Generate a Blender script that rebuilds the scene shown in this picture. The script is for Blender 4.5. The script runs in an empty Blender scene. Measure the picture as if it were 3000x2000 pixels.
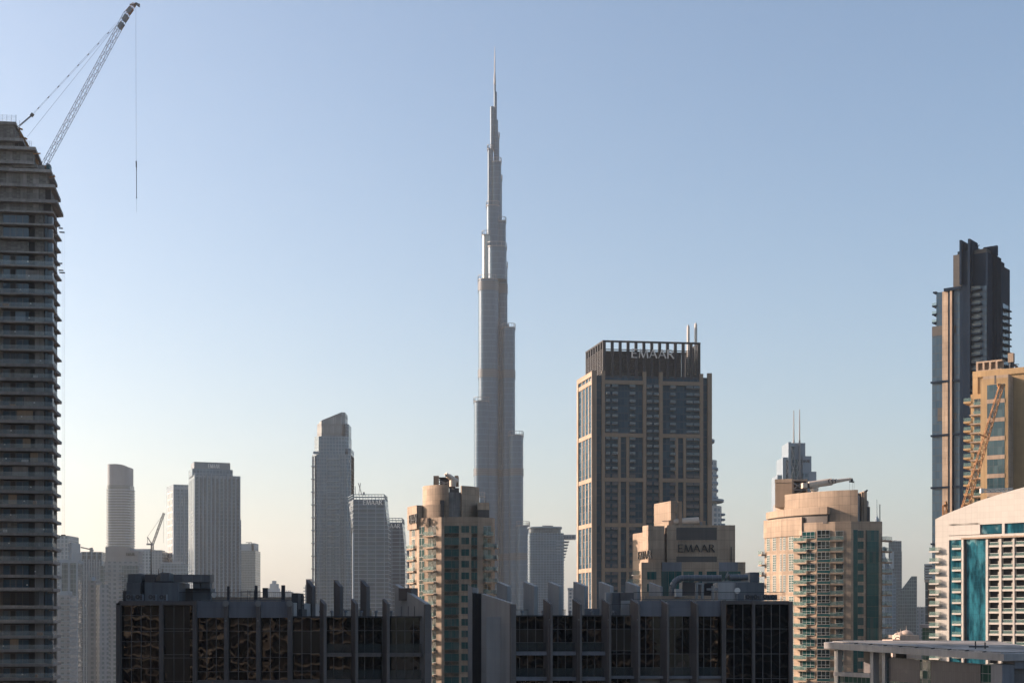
import bpy, math, random
from mathutils import Vector
R = math.radians
random.seed(7)
sc = bpy.context.scene
# ------------------------------------------------------------------ camera, sky, sun, exposure
F, CX, HY, CH = 4167., 1500., 1805., 100.        # focal length, centre and horizon of the photograph in its own pixels; eye height in m
cd = bpy.data.cameras.new('camera'); cam = bpy.data.objects.new('camera', cd); sc.collection.objects.link(cam)
cam.location = (0, 0, CH); cam.rotation_euler = (R(90), 0, 0)
cd.lens = 50; cd.sensor_width = 36; cd.shift_y = (HY-1000)/3000; cd.clip_start = 1; cd.clip_end = 80000
sc.camera = cam
SUN_EL, SUN_AZ = R(20), R(-77)                   # azimuth clockwise from the view direction
w = bpy.data.worlds.new('World'); sc.world = w; w.use_nodes = True
bg = w.node_tree.nodes['Background']; sky = w.node_tree.nodes.new('ShaderNodeTexSky')
sky.sky_type = 'NISHITA'; sky.sun_disc = False; sky.sun_elevation = SUN_EL; sky.sun_rotation = SUN_AZ
sky.air_density = 1.0; sky.dust_density = 2.0; sky.ozone_density = 1.8
w.node_tree.links.new(sky.outputs[0], bg.inputs[0]); bg.inputs[1].default_value = 0.096
sd = bpy.data.lights.new('sun', 'SUN'); so = bpy.data.objects.new('sun', sd); sc.collection.objects.link(so)
sd.energy = 5; sd.angle = R(.5); sd.color = (1, .75, .60)
tosun = Vector((math.sin(SUN_AZ)*math.cos(SUN_EL), math.cos(SUN_AZ)*math.cos(SUN_EL), math.sin(SUN_EL)))
so.rotation_euler = tosun.to_track_quat('Z', 'Y').to_euler(); so.location = (0, 0, 700)
sc.view_settings.view_transform = 'Standard'; sc.view_settings.look = 'None'; sc.view_settings.gamma = 1
sc.view_settings.exposure = 1.08
sc.cycles.use_denoising = True; sc.cycles.max_bounces = 8; sc.cycles.volume_bounces = 4

# ------------------------------------------------------------------ helpers
def Xp(px, Y): return (px-CX)/F*Y
def Zp(py, Y): return CH+(HY-py)/F*Y

class Fr:
    """A vertical facade plane: u runs along it, n points out of it."""
    def __init__(s, x, y, ang):
        s.x, s.y, s.ang = x, y, ang; s.c, s.s = math.cos(R(ang)), math.sin(R(ang))
    def u(s, px):
        k = (px-CX)/F; return (k*s.y-s.x)/(s.c-k*s.s)
    def Y(s, px): return s.y+s.u(px)*s.s
    def z(s, px, py): return Zp(py, s.Y(px))
    def p(s, u, n, z): return Vector((s.x+u*s.c+n*s.s, s.y+u*s.s-n*s.c, z))
    def off(s, n): q = s.p(0, n, 0); return Fr(q.x, q.y, s.ang)
def fat(px, Y, ang=0): return Fr(Xp(px, Y), Y, ang)
def chain(px, Y, steps):
    """Facets one after the other along the picture: each starts where the last one ends."""
    out = []; x, y = Xp(px, Y), Y
    for q, a in steps:
        f = Fr(x, y, a); out.append(f); e = f.p(f.u(q), 0, 0); x, y = e.x, e.y
    return out, (x, y)

class MB:
    def __init__(s): s.F = []
    def face(s, pts, uv=None, sm=False):
        s.F.append(([Vector(p) for p in pts], uv, sm)); return s
    def hexa(s, a, b):
        """bottom ring a and top ring b, counter-clockwise seen from above"""
        n = len(a); s.face(list(reversed(a))); s.face(b)
        for i in range(n): s.face([a[i], a[(i+1) % n], b[(i+1) % n], b[i]])
        return s
    def fb(s, f, u0, u1, z0, z1, n0, n1):
        if u1 < u0: u0, u1 = u1, u0
        P = [f.p(u0, n1, z0), f.p(u1, n1, z0), f.p(u1, n0, z0), f.p(u0, n0, z0)]
        return s.hexa(P, [Vector((p.x, p.y, z1)) for p in P])
    def fp(s, f, a, b, t, d, n0, n1, pz=None):
        """box on a facade given by photo columns a, b and rows t, d"""
        q = pz if pz is not None else (a+b)/2
        return s.fb(f, f.u(a), f.u(b), f.z(q, d), f.z(q, t), n0, n1)
    def box(s, x0, x1, y0, y1, z0, z1): return s.fb(Fr(0, 0, 0), x0, x1, z0, z1, -y1, -y0)
    def prism(s, pts, z0, z1, sm=False, cap=True):
        n = len(pts); zt = z1 if isinstance(z1, (list, tuple)) else [z1]*n; zb = z0 if isinstance(z0, (list, tuple)) else [z0]*n
        u = 0
        for i in range(n):
            j = (i+1) % n; (ax, ay), (bx, by) = pts[i][:2], pts[j][:2]; L = math.hypot(bx-ax, by-ay)
            if L > 1e-6:
                s.face([(ax, ay, zb[i]), (bx, by, zb[j]), (bx, by, zt[j]), (ax, ay, zt[i])], [(u, zb[i]), (u+L, zb[j]), (u+L, zt[j]), (u, zt[i])], sm)
            u += L
        if cap:
            s.face([(p[0], p[1], z) for p, z in zip(pts, zt)]); s.face([(p[0], p[1], z) for p, z in reversed(list(zip(pts, zb)))])
        return s
    def bar(s, p, q, w, h=None):
        p, q = Vector(p), Vector(q); d = (q-p).normalized(); a = d.cross(Vector((0, 0, 1)))
        if a.length < 1e-3: a = Vector((1, 0, 0))
        a.normalize(); b = a.cross(d).normalized(); a *= w/2; b *= (h or w)/2
        A = [p-a-b, p+a-b, p+a+b, p-a+b]; B = [v+q-p for v in A]
        s.face(A); s.face(list(reversed(B)))
        for i in range(4): s.face([A[(i+1) % 4], A[i], B[i], B[(i+1) % 4]])
        return s
    def tube(s, p, q, r0, r1=None, n=10):
        p, q = Vector(p), Vector(q); r1 = r0 if r1 is None else r1; d = (q-p).normalized(); a = d.cross(Vector((0, 0, 1)))
        if a.length < 1e-3: a = Vector((1, 0, 0))
        a.normalize(); b = d.cross(a)
        A = [p+(a*math.cos(t)+b*math.sin(t))*r0 for t in [i*2*math.pi/n for i in range(n)]]
        B = [q+(a*math.cos(t)+b*math.sin(t))*r1 for t in [i*2*math.pi/n for i in range(n)]]
        for i in range(n): s.face([A[i], A[(i+1) % n], B[(i+1) % n], B[i]], None, True)
        s.face(list(reversed(A))); s.face(B); return s
    def truss(s, p, q, w, nseg, r, up=Vector((0, 0, 1)), w2=None):
        """a four-chord lattice girder from p to q"""
        p, q = Vector(p), Vector(q); d = (q-p).normalized(); a = d.cross(up)
        if a.length < 1e-3: a = Vector((1, 0, 0))
        a.normalize(); b = a.cross(d).normalized(); w2 = w if w2 is None else w2
        def ring(t):
            k = (w+(w2-w)*t)/2; c = p+(q-p)*t; return [c+a*k+b*k, c-a*k+b*k, c-a*k-b*k, c+a*k-b*k]
        prev = ring(0)
        for i in range(1, nseg+1):
            cur = ring(i/nseg)
            for j in range(4):
                s.bar(prev[j], cur[j], r); s.bar(cur[j], cur[(j+1) % 4], r*.6)
                s.bar(prev[j] if i % 2 else prev[(j+1) % 4], cur[(j+1) % 4] if i % 2 else cur[j], r*.6)
            prev = cur
        return s
    def build(s, name, mat, parent=None, loc=None):
        if parent is not None:
            r = parent
            while r.parent is not None: r = r.parent
            org = Vector(r.location)
        elif loc is not None: org = Vector(loc)
        else:
            A = [p for f in s.F for p in f[0]]
            org = Vector(((min(p.x for p in A)+max(p.x for p in A))/2, (min(p.y for p in A)+max(p.y for p in A))/2, min(p.z for p in A)))
        V, FS, UV, SM = [], [], [], []
        ids = {}
        for pts, uv, sm in s.F:
            if uv is None:
                n = Vector((0, 0, 0)); m = len(pts)
                for i in range(m): n += pts[i].cross(pts[(i+1) % m])
                n = n.normalized() if n.length > 1e-12 else Vector((0, 0, 1))
                if abs(n.z) > .8: uv = [(p.x, p.y) for p in pts]
                else:
                    t = Vector((-n.y, n.x, 0)).normalized(); uv = [(p.dot(t), p.z) for p in pts]
            idx = []
            for p in pts:
                k = (round(p.x, 4), round(p.y, 4), round(p.z, 4), len(V)) if not sm else (round(p.x, 4), round(p.y, 4), round(p.z, 4))
                if k not in ids: ids[k] = len(V); V.append(p-org)
                idx.append(ids[k])
            FS.append(idx); UV += uv; SM.append(sm)
        me = bpy.data.meshes.new(name); me.from_pydata(V, [], FS)
        lay = me.uv_layers.new(name='UVMap')
        flat = [c for q in UV for c in q]
        if len(flat) == 2*len(lay.data): lay.data.foreach_set('uv', flat)
        me.polygons.foreach_set('use_smooth', SM)
        me.materials.append(mat)
        o = bpy.data.objects.new(name, me); sc.collection.objects.link(o)
        if parent is not None: o.parent = parent
        else: o.location = org
        return o

def thing(name, label, cat, loc, group=None):
    o = bpy.data.objects.new(name, None); sc.collection.objects.link(o); o.empty_display_size = 2
    o.location = loc; o['label'] = label; o['category'] = cat
    if group: o['group'] = group
    return o
def tag(o, label, cat, group=None, kind=None):
    o['label'] = label
    if cat: o['category'] = cat
    if group: o['group'] = group
    if kind: o['kind'] = kind
    return o
def rep(o, offs):
    out = []
    for d in offs:
        c = o.copy(); sc.collection.objects.link(c); c.location = Vector(o.location)+Vector(d)
        for ch in o.children:
            e = ch.copy(); sc.collection.objects.link(e); e.parent = c
        out.append(c)
    return out
def copy_thing(t, loc, label):
    r = t.copy(); sc.collection.objects.link(r); r.location = loc; r['label'] = label
    for ch in t.children:
        c = ch.copy(); sc.collection.objects.link(c); c.parent = r
        for g in ch.children:
            d = g.copy(); sc.collection.objects.link(d); d.parent = c
    return r
def strip(name, mat, parent, boxes):
    m = MB()
    for f, a in boxes: m.fb(f, *a)
    return m.build(name, mat, parent)

# ------------------------------------------------------------------ materials
class N:
    def __init__(s, name):
        s.m = bpy.data.materials.new(name); s.m.use_nodes = True; s.t = s.m.node_tree; s.b = s.t.nodes['Principled BSDF']
    def new(s, k, **a):
        n = s.t.nodes.new(k)
        for q, v in a.items(): setattr(n, q, v)
        return n
    def put(s, sock, v):
        if isinstance(v, bpy.types.NodeSocket): s.t.links.new(v, sock)
        elif isinstance(v, (tuple, list)): sock.default_value = (*v, 1) if len(v) == 3 and len(sock.default_value) == 4 else v
        else: sock.default_value = v
    def ma(s, op, a, b=0., c=None):
        n = s.new('ShaderNodeMath', operation=op); s.put(n.inputs[0], a); s.put(n.inputs[1], b)
        if c is not None: s.put(n.inputs[2], c)
        return n.outputs[0]
    def mix(s, f, a, b):
        n = s.new('ShaderNodeMix', data_type='RGBA'); s.put(n.inputs[0], f); s.put(n.inputs[6], a); s.put(n.inputs[7], b); return n.outputs[2]
    def mul(s, c, v):
        n = s.new('ShaderNodeMix', data_type='RGBA', blend_type='MULTIPLY'); n.inputs[0].default_value = 1; s.put(n.inputs[6], c); s.put(n.inputs[7], v); return n.outputs[2]
    def noise(s, scale, vec=None, detail=3, rough=.6):
        n = s.new('ShaderNodeTexNoise'); n.inputs['Scale'].default_value = scale; n.inputs['Detail'].default_value = detail; n.inputs['Roughness'].default_value = rough
        if vec is None: vec = s.new('ShaderNodeNewGeometry').outputs['Position']
        s.t.links.new(vec, n.inputs['Vector']); return n.outputs[0]
    def vm(s, op, a, b):
        n = s.new('ShaderNodeVectorMath', operation=op); s.put(n.inputs[0], a)
        if op == 'SCALE': s.put(n.inputs[3], b)
        else: s.put(n.inputs[1], b)
        return n.outputs[0]
    def uv(s):
        n = s.new('ShaderNodeUVMap'); x = s.new('ShaderNodeSeparateXYZ'); s.t.links.new(n.outputs[0], x.inputs[0]); return x.outputs[0], x.outputs[1]
    def comb(s, a, b, c):
        n = s.new('ShaderNodeCombineXYZ'); s.put(n.inputs[0], a); s.put(n.inputs[1], b); s.put(n.inputs[2], c); return n.outputs[0]
    def wn(s, vec):
        n = s.new('ShaderNodeTexWhiteNoise', noise_dimensions='3D'); s.t.links.new(vec, n.inputs[0]); return n.outputs[0], n.outputs[1]
    def rng(s, v, a, b, c, d):
        n = s.new('ShaderNodeMapRange'); s.put(n.inputs[0], v); n.inputs[1].default_value = a; n.inputs[2].default_value = b; n.inputs[3].default_value = c; n.inputs[4].default_value = d; return n.outputs[0]
    def rnd(s): return s.new('ShaderNodeObjectInfo').outputs['Random']
    def bs(s, k, v): s.put(s.b.inputs[k], v)

def grime(n, col, amount=.35, u=None, v=None):
    """large blotches and vertical weather streaks on a wall colour"""
    if u is None: u, v = n.uv()
    a = n.rng(n.noise(.09, None, 4), .3, .7, 1-amount, 1+amount*.5)
    st = n.rng(n.noise(1., n.comb(n.ma('MULTIPLY', u, 1.3), n.ma('MULTIPLY', v, .06), 0.), 3), .35, .7, 1-amount*.7, 1+amount*.25)
    f = n.ma('MULTIPLY', a, st)
    return n.mul(col, n.comb(f, f, f))

def wall(name, col, pw=0, ph=0, joint=.55, jw=.06, var=.12, rough=.85, dirt=.3, met=0.):
    """cladding: joints every pw by ph metres, every panel a slightly different tone"""
    n = N(name); u, v = n.uv(); c = grime(n, col, dirt, u, v)
    if pw:
        a, b = n.ma('DIVIDE', u, pw), n.ma('DIVIDE', v, ph)
        r, _ = n.wn(n.comb(n.ma('FLOOR', a), n.ma('FLOOR', b), 0.))
        t = n.rng(r, 0, 1, 1-var, 1+var); c = n.mul(c, n.comb(t, t, t))
        j = n.ma('MAXIMUM', n.ma('LESS_THAN', n.ma('FRACT', a), jw/pw), n.ma('LESS_THAN', n.ma('FRACT', b), jw/ph))
        c = n.mix(j, c, n.mul(c, (joint, joint, joint)))
    n.bs('Base Color', c); n.bs('Roughness', rough); n.bs('Metallic', met)
    bm = n.new('ShaderNodeBump'); bm.inputs['Strength'].default_value = .15; bm.inputs['Distance'].default_value = .05
    n.put(bm.inputs['Height'], n.noise(4, None, 4)); n.bs('Normal', bm.outputs[0])
    return n.m

def plain(name, col, rough=.6, met=0., dirt=.2, spec=.5):
    n = N(name); n.bs('Specular IOR Level', spec); n.bs('Base Color', grime(n, col, dirt)); n.bs('Roughness', rough); n.bs('Metallic', met); return n.m

def grid(name, frame, g1, g2, cw, ch, fx, fy, grough=.1, met=0., tilt=.03, frough=.6, fmet=0., sub=None, dirt=.2, off=(0, 0), spec=.5):
    """a wall of windows: frames fx wide and bands fy high round panes cw by ch, every pane with its own tone and lean"""
    n = N(name); u, v = n.uv()
    a, b = n.ma('DIVIDE', n.ma('ADD', u, off[0]), cw), n.ma('DIVIDE', n.ma('ADD', v, off[1]), ch)
    fu, fv = n.ma('FRACT', a), n.ma('FRACT', b)
    mask = n.ma('MULTIPLY', n.ma('GREATER_THAN', fu, fx/cw), n.ma('GREATER_THAN', fv, fy/ch))
    if sub: mask = n.ma('MULTIPLY', mask, n.ma('GREATER_THAN', n.ma('FRACT', n.ma('MULTIPLY', fu, sub)), .08))
    r, rc = n.wn(n.comb(n.ma('FLOOR', a), n.ma('FLOOR', b), n.ma('MULTIPLY', n.rnd(), 97.)))
    gc = n.mix(n.ma('POWER', r, 2.), g1, g2); fc = grime(n, frame, dirt, u, v)
    n.bs('Base Color', n.mix(mask, fc, gc)); n.bs('Roughness', n.rng(mask, 0, 1, frough, grough))
    n.bs('Metallic', n.rng(mask, 0, 1, fmet, met)); n.bs('Specular IOR Level', spec)
    d = n.vm('SCALE', n.vm('SUBTRACT', rc, (.5, .5, .5)), n.ma('MULTIPLY', mask, tilt))
    nn = n.vm('NORMALIZE', n.vm('ADD', n.new('ShaderNodeNewGeometry').outputs['Normal'], d), (0, 0, 0)); n.bs('Normal', nn)
    return n.m

def glass(name, c1, c2, rough=.06, wave=.15, ws=.4, tilt=.03, met=0., spec=.6, sw=None, sh=None, mull=(.3, .3, .3), blinds=0):
    """one window: its tone varies from window to window, its panes are slightly wavy"""
    n = N(name); r = n.rnd(); u, v = n.uv()
    r2, rc = n.wn(n.comb(r, n.ma('MULTIPLY', r, 7.3), 1.))
    inside = n.rng(n.noise(.7, n.comb(n.ma('ADD', u, n.ma('MULTIPLY', r, 90.)), n.ma('MULTIPLY', v, .25), r), 3), .4, .62, 0, 1)
    c = n.mix(n.ma('MULTIPLY', inside, r2), c1, c2)
    if blinds:
        cu = n.ma('MULTIPLY', n.ma('GREATER_THAN', r2, .62), n.ma('GREATER_THAN', n.noise(.9, n.comb(n.ma('ADD', u, n.ma('MULTIPLY', r, 37.)), 0., r), 1), .5)); c = n.mix(n.ma('MULTIPLY', cu, blinds), c, (.13, .12, .105))
    if sw:
        j = n.ma('MAXIMUM', n.ma('LESS_THAN', n.ma('FRACT', n.ma('DIVIDE', u, sw)), .07/sw), n.ma('LESS_THAN', n.ma('FRACT', n.ma('DIVIDE', v, sh)), .07/sh))
        c = n.mix(j, c, mull)
    n.bs('Base Color', c); n.bs('Roughness', rough); n.bs('Metallic', met); n.bs('Specular IOR Level', spec)
    w_ = n.new('ShaderNodeTexNoise'); w_.inputs['Scale'].default_value = ws; w_.inputs['Detail'].default_value = 1.5
    n.t.links.new(n.new('ShaderNodeNewGeometry').outputs['Position'], w_.inputs['Vector'])
    d = n.vm('ADD', n.vm('SCALE', n.vm('SUBTRACT', w_.outputs[1], (.5, .5, .5)), n.ma('MULTIPLY_ADD', r, wave*1.2, wave*.45)), n.vm('SCALE', n.vm('SUBTRACT', rc, (.5, .5, .5)), tilt))
    n.bs('Normal', n.vm('NORMALIZE', n.vm('ADD', n.new('ShaderNodeNewGeometry').outputs['Normal'], d), (0, 0, 0)))
    return n.m

def clear(name, col, alpha):
    n = N(name); n.bs('Base Color', col); n.bs('Roughness', .05); n.bs('Alpha', alpha); n.bs('Specular IOR Level', .6); return n.m

M = dict(
    tower_dark=plain('blue_black_metal', (.008, .018, .036), .7, 0, .2, .04),
    concrete=wall('raw_concrete', (.25, .235, .215), 2.4, 1.2, .8, .05, .15, .9, .4),
    slab=plain('slab_edge_concrete', (.27, .255, .24), .85, 0, .4),
    blockwork=wall('grey_blockwork', (.19, .178, .163), .8, .4, .75, .04, .25, .95, .35),
    tan=wall('sandstone_cladding', (.35, .265, .19), 2.6, 1.7, .6, .07, .10, .8, .32),
    tan_big=wall('sandstone_panels', (.36, .272, .195), 3.6, 2.7, .55, .09, .08, .8, .3),
    tan_plain=plain('sandstone_trim', (.355, .265, .19), .8, 0, .3),
    brown=plain('bronze_stone_pier', (.20, .158, .115), .7, 0, .15),
    beige=wall('yellow_render', (.40, .27, .135), 5, 3.4, .85, .05, .04, .85, .2),
    white=wall('white_tiles', (.45, .425, .38), 1.9, 1.7, .78, .06, .03, .55, .08),
    white_plain=plain('white_render', (.45, .425, .38), .6, 0, .12),
    louvre=wall('dark_louvres', (.085, .075, .068), 40, .35, .55, .12, .05, .6, .2),
    bronze=wall('bronze_louvres', (.040, .034, .030), 30, .6, .5, .2, .08, .5, .2),
    steel=plain('grey_steel', (.22, .22, .22), .5, .3, .2),
    darksteel=plain('dark_steel', (.03, .031, .035), .6, 0, .2, .3),
    ductmetal=wall('galvanised_duct', (.13, .138, .15), 1.5, 9, .6, .04, .08, .42, .2, .35),
    plant=wall('plant_room_panels', (.12, .128, .14), 1.4, 6, .75, .04, .08, .6, .3),
    cream_paint=plain('cream_crane_paint', (.56, .47, .38), .5, 0, .2),
    yellow=plain('yellow_crane_paint', (.36, .17, .055), .55, 0, .2),
    lattice=plain('weathered_crane_steel', (.10, .095, .095), .6, .2, .2),
    rope=plain('steel_rope', (.16, .16, .17), .6, .4, .1),
    sign_dark=plain('black_sign_metal', (.02, .018, .018), .4, .2, .1),
    sign_silver=plain('silver_sign_metal', (.62, .60, .57), .5, 0, .1),
    far_sign=plain('pale_sign', (.75, .72, .68), .5, 0, .1),
    fg_frame=wall('foreground_column_cladding', (.115, .10, .095), 3, 3.4, .7, .05, .08, .6, .25, 0.),
    fg_panel=wall('foreground_fascia_panels', (.15, .158, .18), 4.1, 2.2, .85, .03, .05, .6, .25, 0.),
    fg_wall=wall('foreground_wall_panels', (.33, .32, .31), 2.6, 3.3, .8, .03, .04, .6, .2),
    fg_glass=glass('dark_mirror_glass', (.002, .003, .005), (.004, .004, .004), .01, .013, .6, .010, 0, .55),
    fg_glass_calm=glass('dark_calm_glass', (.003, .005, .007), (.008, .010, .012), .01, .04, .5, .012, 0, .5),
    fg_brown=glass('brown_spandrel_glass', (.026, .023, .02), (.034, .03, .026), .25, .03, .4, .01, 0, .25),
    mull=plain('window_mullion', (.15, .145, .145), .5, .3, .1),
    teal=glass('teal_window_glass', (.003, .055, .057), (.010, .085, .08), .06, .05, .5, .05, 0, .3, 1.15, 3.4, (.05, .09, .09), .35),
    teal_dark=glass('dark_teal_glass', (.004, .016, .017), (.012, .034, .033), .05, .08, .5, .05, 0, .7, 1.3, 3.4, (.06, .09, .09), .6),
    teal_band=plain('teal_spandrel', (.012, .095, .10), .25, 0, .1),
    frame_white=plain('white_window_frame', (.55, .55, .52), .5, 0, .1),
    rail_light=clear('new_glass_railing', (.36, .42, .42), .22),
    slab_clad=plain('clad_slab_edge', (.22, .213, .207), .7, 0, .35),
    rail=clear('glass_railing', (.16, .26, .24), .36),
    rail_dark=clear('smoked_glass_railing', (.05, .07, .075), .35),
    bal_grey=plain('grey_balcony_slab', (.085, .09, .095), .7, 0, .2),
    rail_grey=clear('grey_glass_railing', (.10, .14, .16), .6),
    blueglass=glass('blue_pool_glass', (.004, .05, .075), (.05, .27, .35), .04, .10, .33, .03, .25, .8, 1.3, 1.65, (.02, .10, .14)),
    ribs=plain('dark_metal_rib', (.026, .027, .032), .6, 0, .15),
    roofing=wall('pale_roofing', (.30, .29, .275), 6, 6, .7, .08, .10, .8, .6),
    fascia=wall('roof_fascia_panels', (.30, .29, .285), 2.4, 6, .75, .05, .05, .6, .2),
)
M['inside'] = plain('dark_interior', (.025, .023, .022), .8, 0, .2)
M['ct_glass'] = glass('blue_grey_window', (.05, .085, .115), (.10, .14, .165), .06, .06, .5, .06, 0, .6, 1.6, 4, (.05, .055, .055), .3)
M['burj'] = grid('hazed_silver_curtain_wall', (.085, .15, .205), (.026, .072, .12), (.042, .092, .14), 1.5, 7.5, .25, .7, .4, .1, .02, .55, .1, None, .06, (0, 0), .3)  # part of the distance haze is put into this blue-grey colour
M['burj_glint'] = grid('painted_glint_curtain_wall', (.36, .34, .30), (.30, .29, .26), (.36, .34, .30), 1.5, 3.75, .32, .5, .3, .9, .05, .38, .8, None, .08)  # paler metallic copy for one tier: the sun's glint put into its colour
M['burj_band'] = wall('mechanical_louvres', (.075, .095, .115), 60, 2.4, .55, .7, .04, .6, .05, 0.)
M['far_glass'] = grid('far_hazed_glass', (.13, .19, .24), (.05, .095, .14), (.075, .13, .175), 3., 3.5, .55, .7, .15, .2, .05, .7)  # far facades: distance haze put into the colours, pale, bluish and low in contrast
M['far_white'] = grid('far_hazed_white_facade', (.185, .245, .29), (.065, .11, .15), (.10, .15, .185), 3.4, 3.4, 1.5, 1.1, .2, .1, .04, .8)
M['far_tan'] = grid('far_hazed_sand_facade', (.21, .23, .245), (.09, .115, .13), (.13, .15, .16), 4., 3.4, 2., 1.5, .2, .1, .04, .85)
M['far_plain'] = plain('far_hazed_render', (.19, .245, .29), .8, 0, .1)
M['far_dark'] = grid('far_hazed_dark_glass', (.065, .10, .135), (.035, .058, .08), (.06, .085, .11), 1.8, 3.6, .3, .5, .12, .3, .04, .5)
M['far_teal'] = grid('far_hazed_teal_glass', (.13, .165, .18), (.03, .065, .09), (.07, .115, .135), 2.2, 3.4, .3, .5, .1, .3, .04, .5)
M['brick_lines'] = grid('stacked_glass_bands', (.15, .195, .235), (.03, .055, .085), (.05, .083, .115), 7.5, 3.6, .5, .62, .12, .3, .05, .5, 0, None, .1)
M['brown_glass'] = grid('blue_black_curtain_glass', (.06, .085, .105), (.012, .045, .075), (.035, .08, .115), 1.7, 3.58, .16, .5, .12, 0, .05, .5, 0, None, .2, (0, 0), .08)
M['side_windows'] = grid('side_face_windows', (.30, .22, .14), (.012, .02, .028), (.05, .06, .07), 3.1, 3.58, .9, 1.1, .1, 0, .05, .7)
M['dark_curtain'] = grid('slate_blue_curtain_wall', (.018, .032, .048), (.016, .045, .078), (.034, .07, .11), 1.45, 3.5, .14, .35, .07, 0., .045, .5, 0, None, .2, (0, 0), .35)
M['white_cells'] = grid('white_balcony_tower', (.40, .40, .39), (.10, .13, .16), (.2, .23, .25), 3.2, 3.3, 1.3, 1.3, .2, 0, .03, .8)
M['palace'] = plain('sand_palace_stone', (.48, .38, .31), .85, 0, .2)
M['podium_green'] = grid('green_podium_glass', (.20, .21, .21), (.012, .045, .035), (.03, .075, .06), 1.25, 1.55, .07, .09, .06, 0, .05, .5)
M['podium_brown'] = wall('brown_podium_panels', (.095, .085, .085), .55, 30, .7, .06, .1, .6, .15)

def letters(fr, u0, z0, h, adv, txt, depth, name, mat, parent, n0=.02):
    """block letters with a thick and a thin stroke, extruded out of the facade"""
    G = {'E': [((.07, 0), (.07, 1), .14), ((.0, .955), (.6, .955), .09), ((.1, .51), (.52, .51), .085), ((0, .045), (.62, .045), .09)],
         'M': [((.04, 0), (.17, 1), .075), ((.16, 1), (.5, .02), .15), ((.5, .02), (.82, 1), .075), ((.83, 1), (.96, 0), .15)],
         'A': [((.03, 0), (.4, 1), .075), ((.4, 1), (.8, 0), .15), ((.15, .34), (.66, .34), .08)],
         'R': [((.07, 0), (.07, 1), .14), ((.05, .955), (.4, .955), .09), ((.4, .955), (.55, .86), .1), ((.55, .88), (.55, .66), .12), ((.55, .68), (.4, .54), .1), ((.07, .53), (.42, .53), .085), ((.3, .52), (.72, 0), .14)]}
    W = {'E': .68, 'M': 1.02, 'A': .86, 'R': .74}
    tot = sum(W[c] for c in txt)+.1*(len(txt)-1); k = adv/tot; x = u0; m = MB()
    for c in txt:
        for i, (a, b, t) in enumerate(G[c]):
            ax, az, bx, bz = x+a[0]*k, z0+a[1]*h, x+b[0]*k, z0+b[1]*h
            L = math.hypot(bx-ax, bz-az); t *= h; px_, pz_ = -(bz-az)/L*t/2, (bx-ax)/L*t/2
            q = [(ax-px_, az-pz_), (bx-px_, bz-pz_), (bx+px_, bz+pz_), (ax+px_, az+pz_)]
            e = .004*i
            if abs(b[1]-a[1]) > .6: q = [(X, min(max(Z, z0), z0+h)) for X, Z in q]
            f1 = [fr.p(X, n0+depth+e, Z) for X, Z in q]; f0 = [fr.p(X, n0, Z) for X, Z in q]
            m.face(f1); m.face(list(reversed(f0)))
            for j in range(4): m.face([f0[j], f0[(j+1) % 4], f1[(j+1) % 4], f1[j]])
        x += (W[c]+.1)*k
    return m.build(name, mat, parent)

def poly(frs, end, back):
    """plan outline: facet starts, the last end, then a straight back wall"""
    pts = [(f.x, f.y) for f in frs]+[end]
    return pts+[(end[0]-0, end[1]+back), (pts[0][0], max(pts[0][1], end[1])+back)]
def corner4(pl, pc, pr, Y, ang, lang=None):
    """a block seen on its corner: near corner at column pc, right face to pr, left face back to pl"""
    fr = fat(pc, Y, ang); lf = fat(pc, Y, ang+90 if lang is None else lang)
    c = (fr.x, fr.y); r = fr.p(fr.u(pr), 0, 0); L = lf.u(pl); l = lf.p(L, 0, 0)
    left = Fr(l.x, l.y, (ang+90 if lang is None else lang)-180)      # u from the far end to the near corner, n outwards
    return fr, left, [c, (r.x, r.y), (r.x+l.x-c[0], r.y+l.y-c[1]), (l.x, l.y)]
def rounded(cx, cy, a, b, n=28, e=.75):
    P = []
    for i in range(n):
        t = 2*math.pi*i/n; c, s_ = math.cos(t), math.sin(t)
        P.append((cx+a*math.copysign(abs(c)**e, c), cy+b*math.copysign(abs(s_)**e, s_)))
    return P

# ------------------------------------------------------------------ ground and air
gm = N('ground_dust'); gm.bs('Base Color', gm.mix(gm.rng(gm.noise(.01, None, 5), .4, .6, 0, 1), (.07, .07, .068), (.13, .12, .105))); gm.bs('Roughness', .95)
g = MB().box(-14900, 14900, -3000, 14900, -.6, 0).build('ground', gm.m); g['kind'] = 'structure'
hm = bpy.data.materials.new('haze'); hm.use_nodes = True; hn = hm.node_tree; hn.nodes.clear()
hv = hn.nodes.new('ShaderNodeVolumePrincipled'); hn.links.new(hv.outputs[0], hn.nodes.new('ShaderNodeOutputMaterial').inputs['Volume'])
hv.inputs['Color'].default_value = (.97, .99, .97, 1); hv.inputs['Density'].default_value = .00007; hv.inputs['Anisotropy'].default_value = .65
hz = MB().box(-15000, 15000, -3100, 15000, -1.6, 900).build('haze', hm); hz['kind'] = 'stuff'

def bld(name, label, cat, px, Y, group=None): return thing(name, label, cat, (Xp(px, Y), Y, 0), group)
def floor_zs(py0, py1, dpy, Y):
    k = int((py1-py0)/dpy)+1; return [Zp(py0+i*dpy, Y) for i in range(k)]

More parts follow.
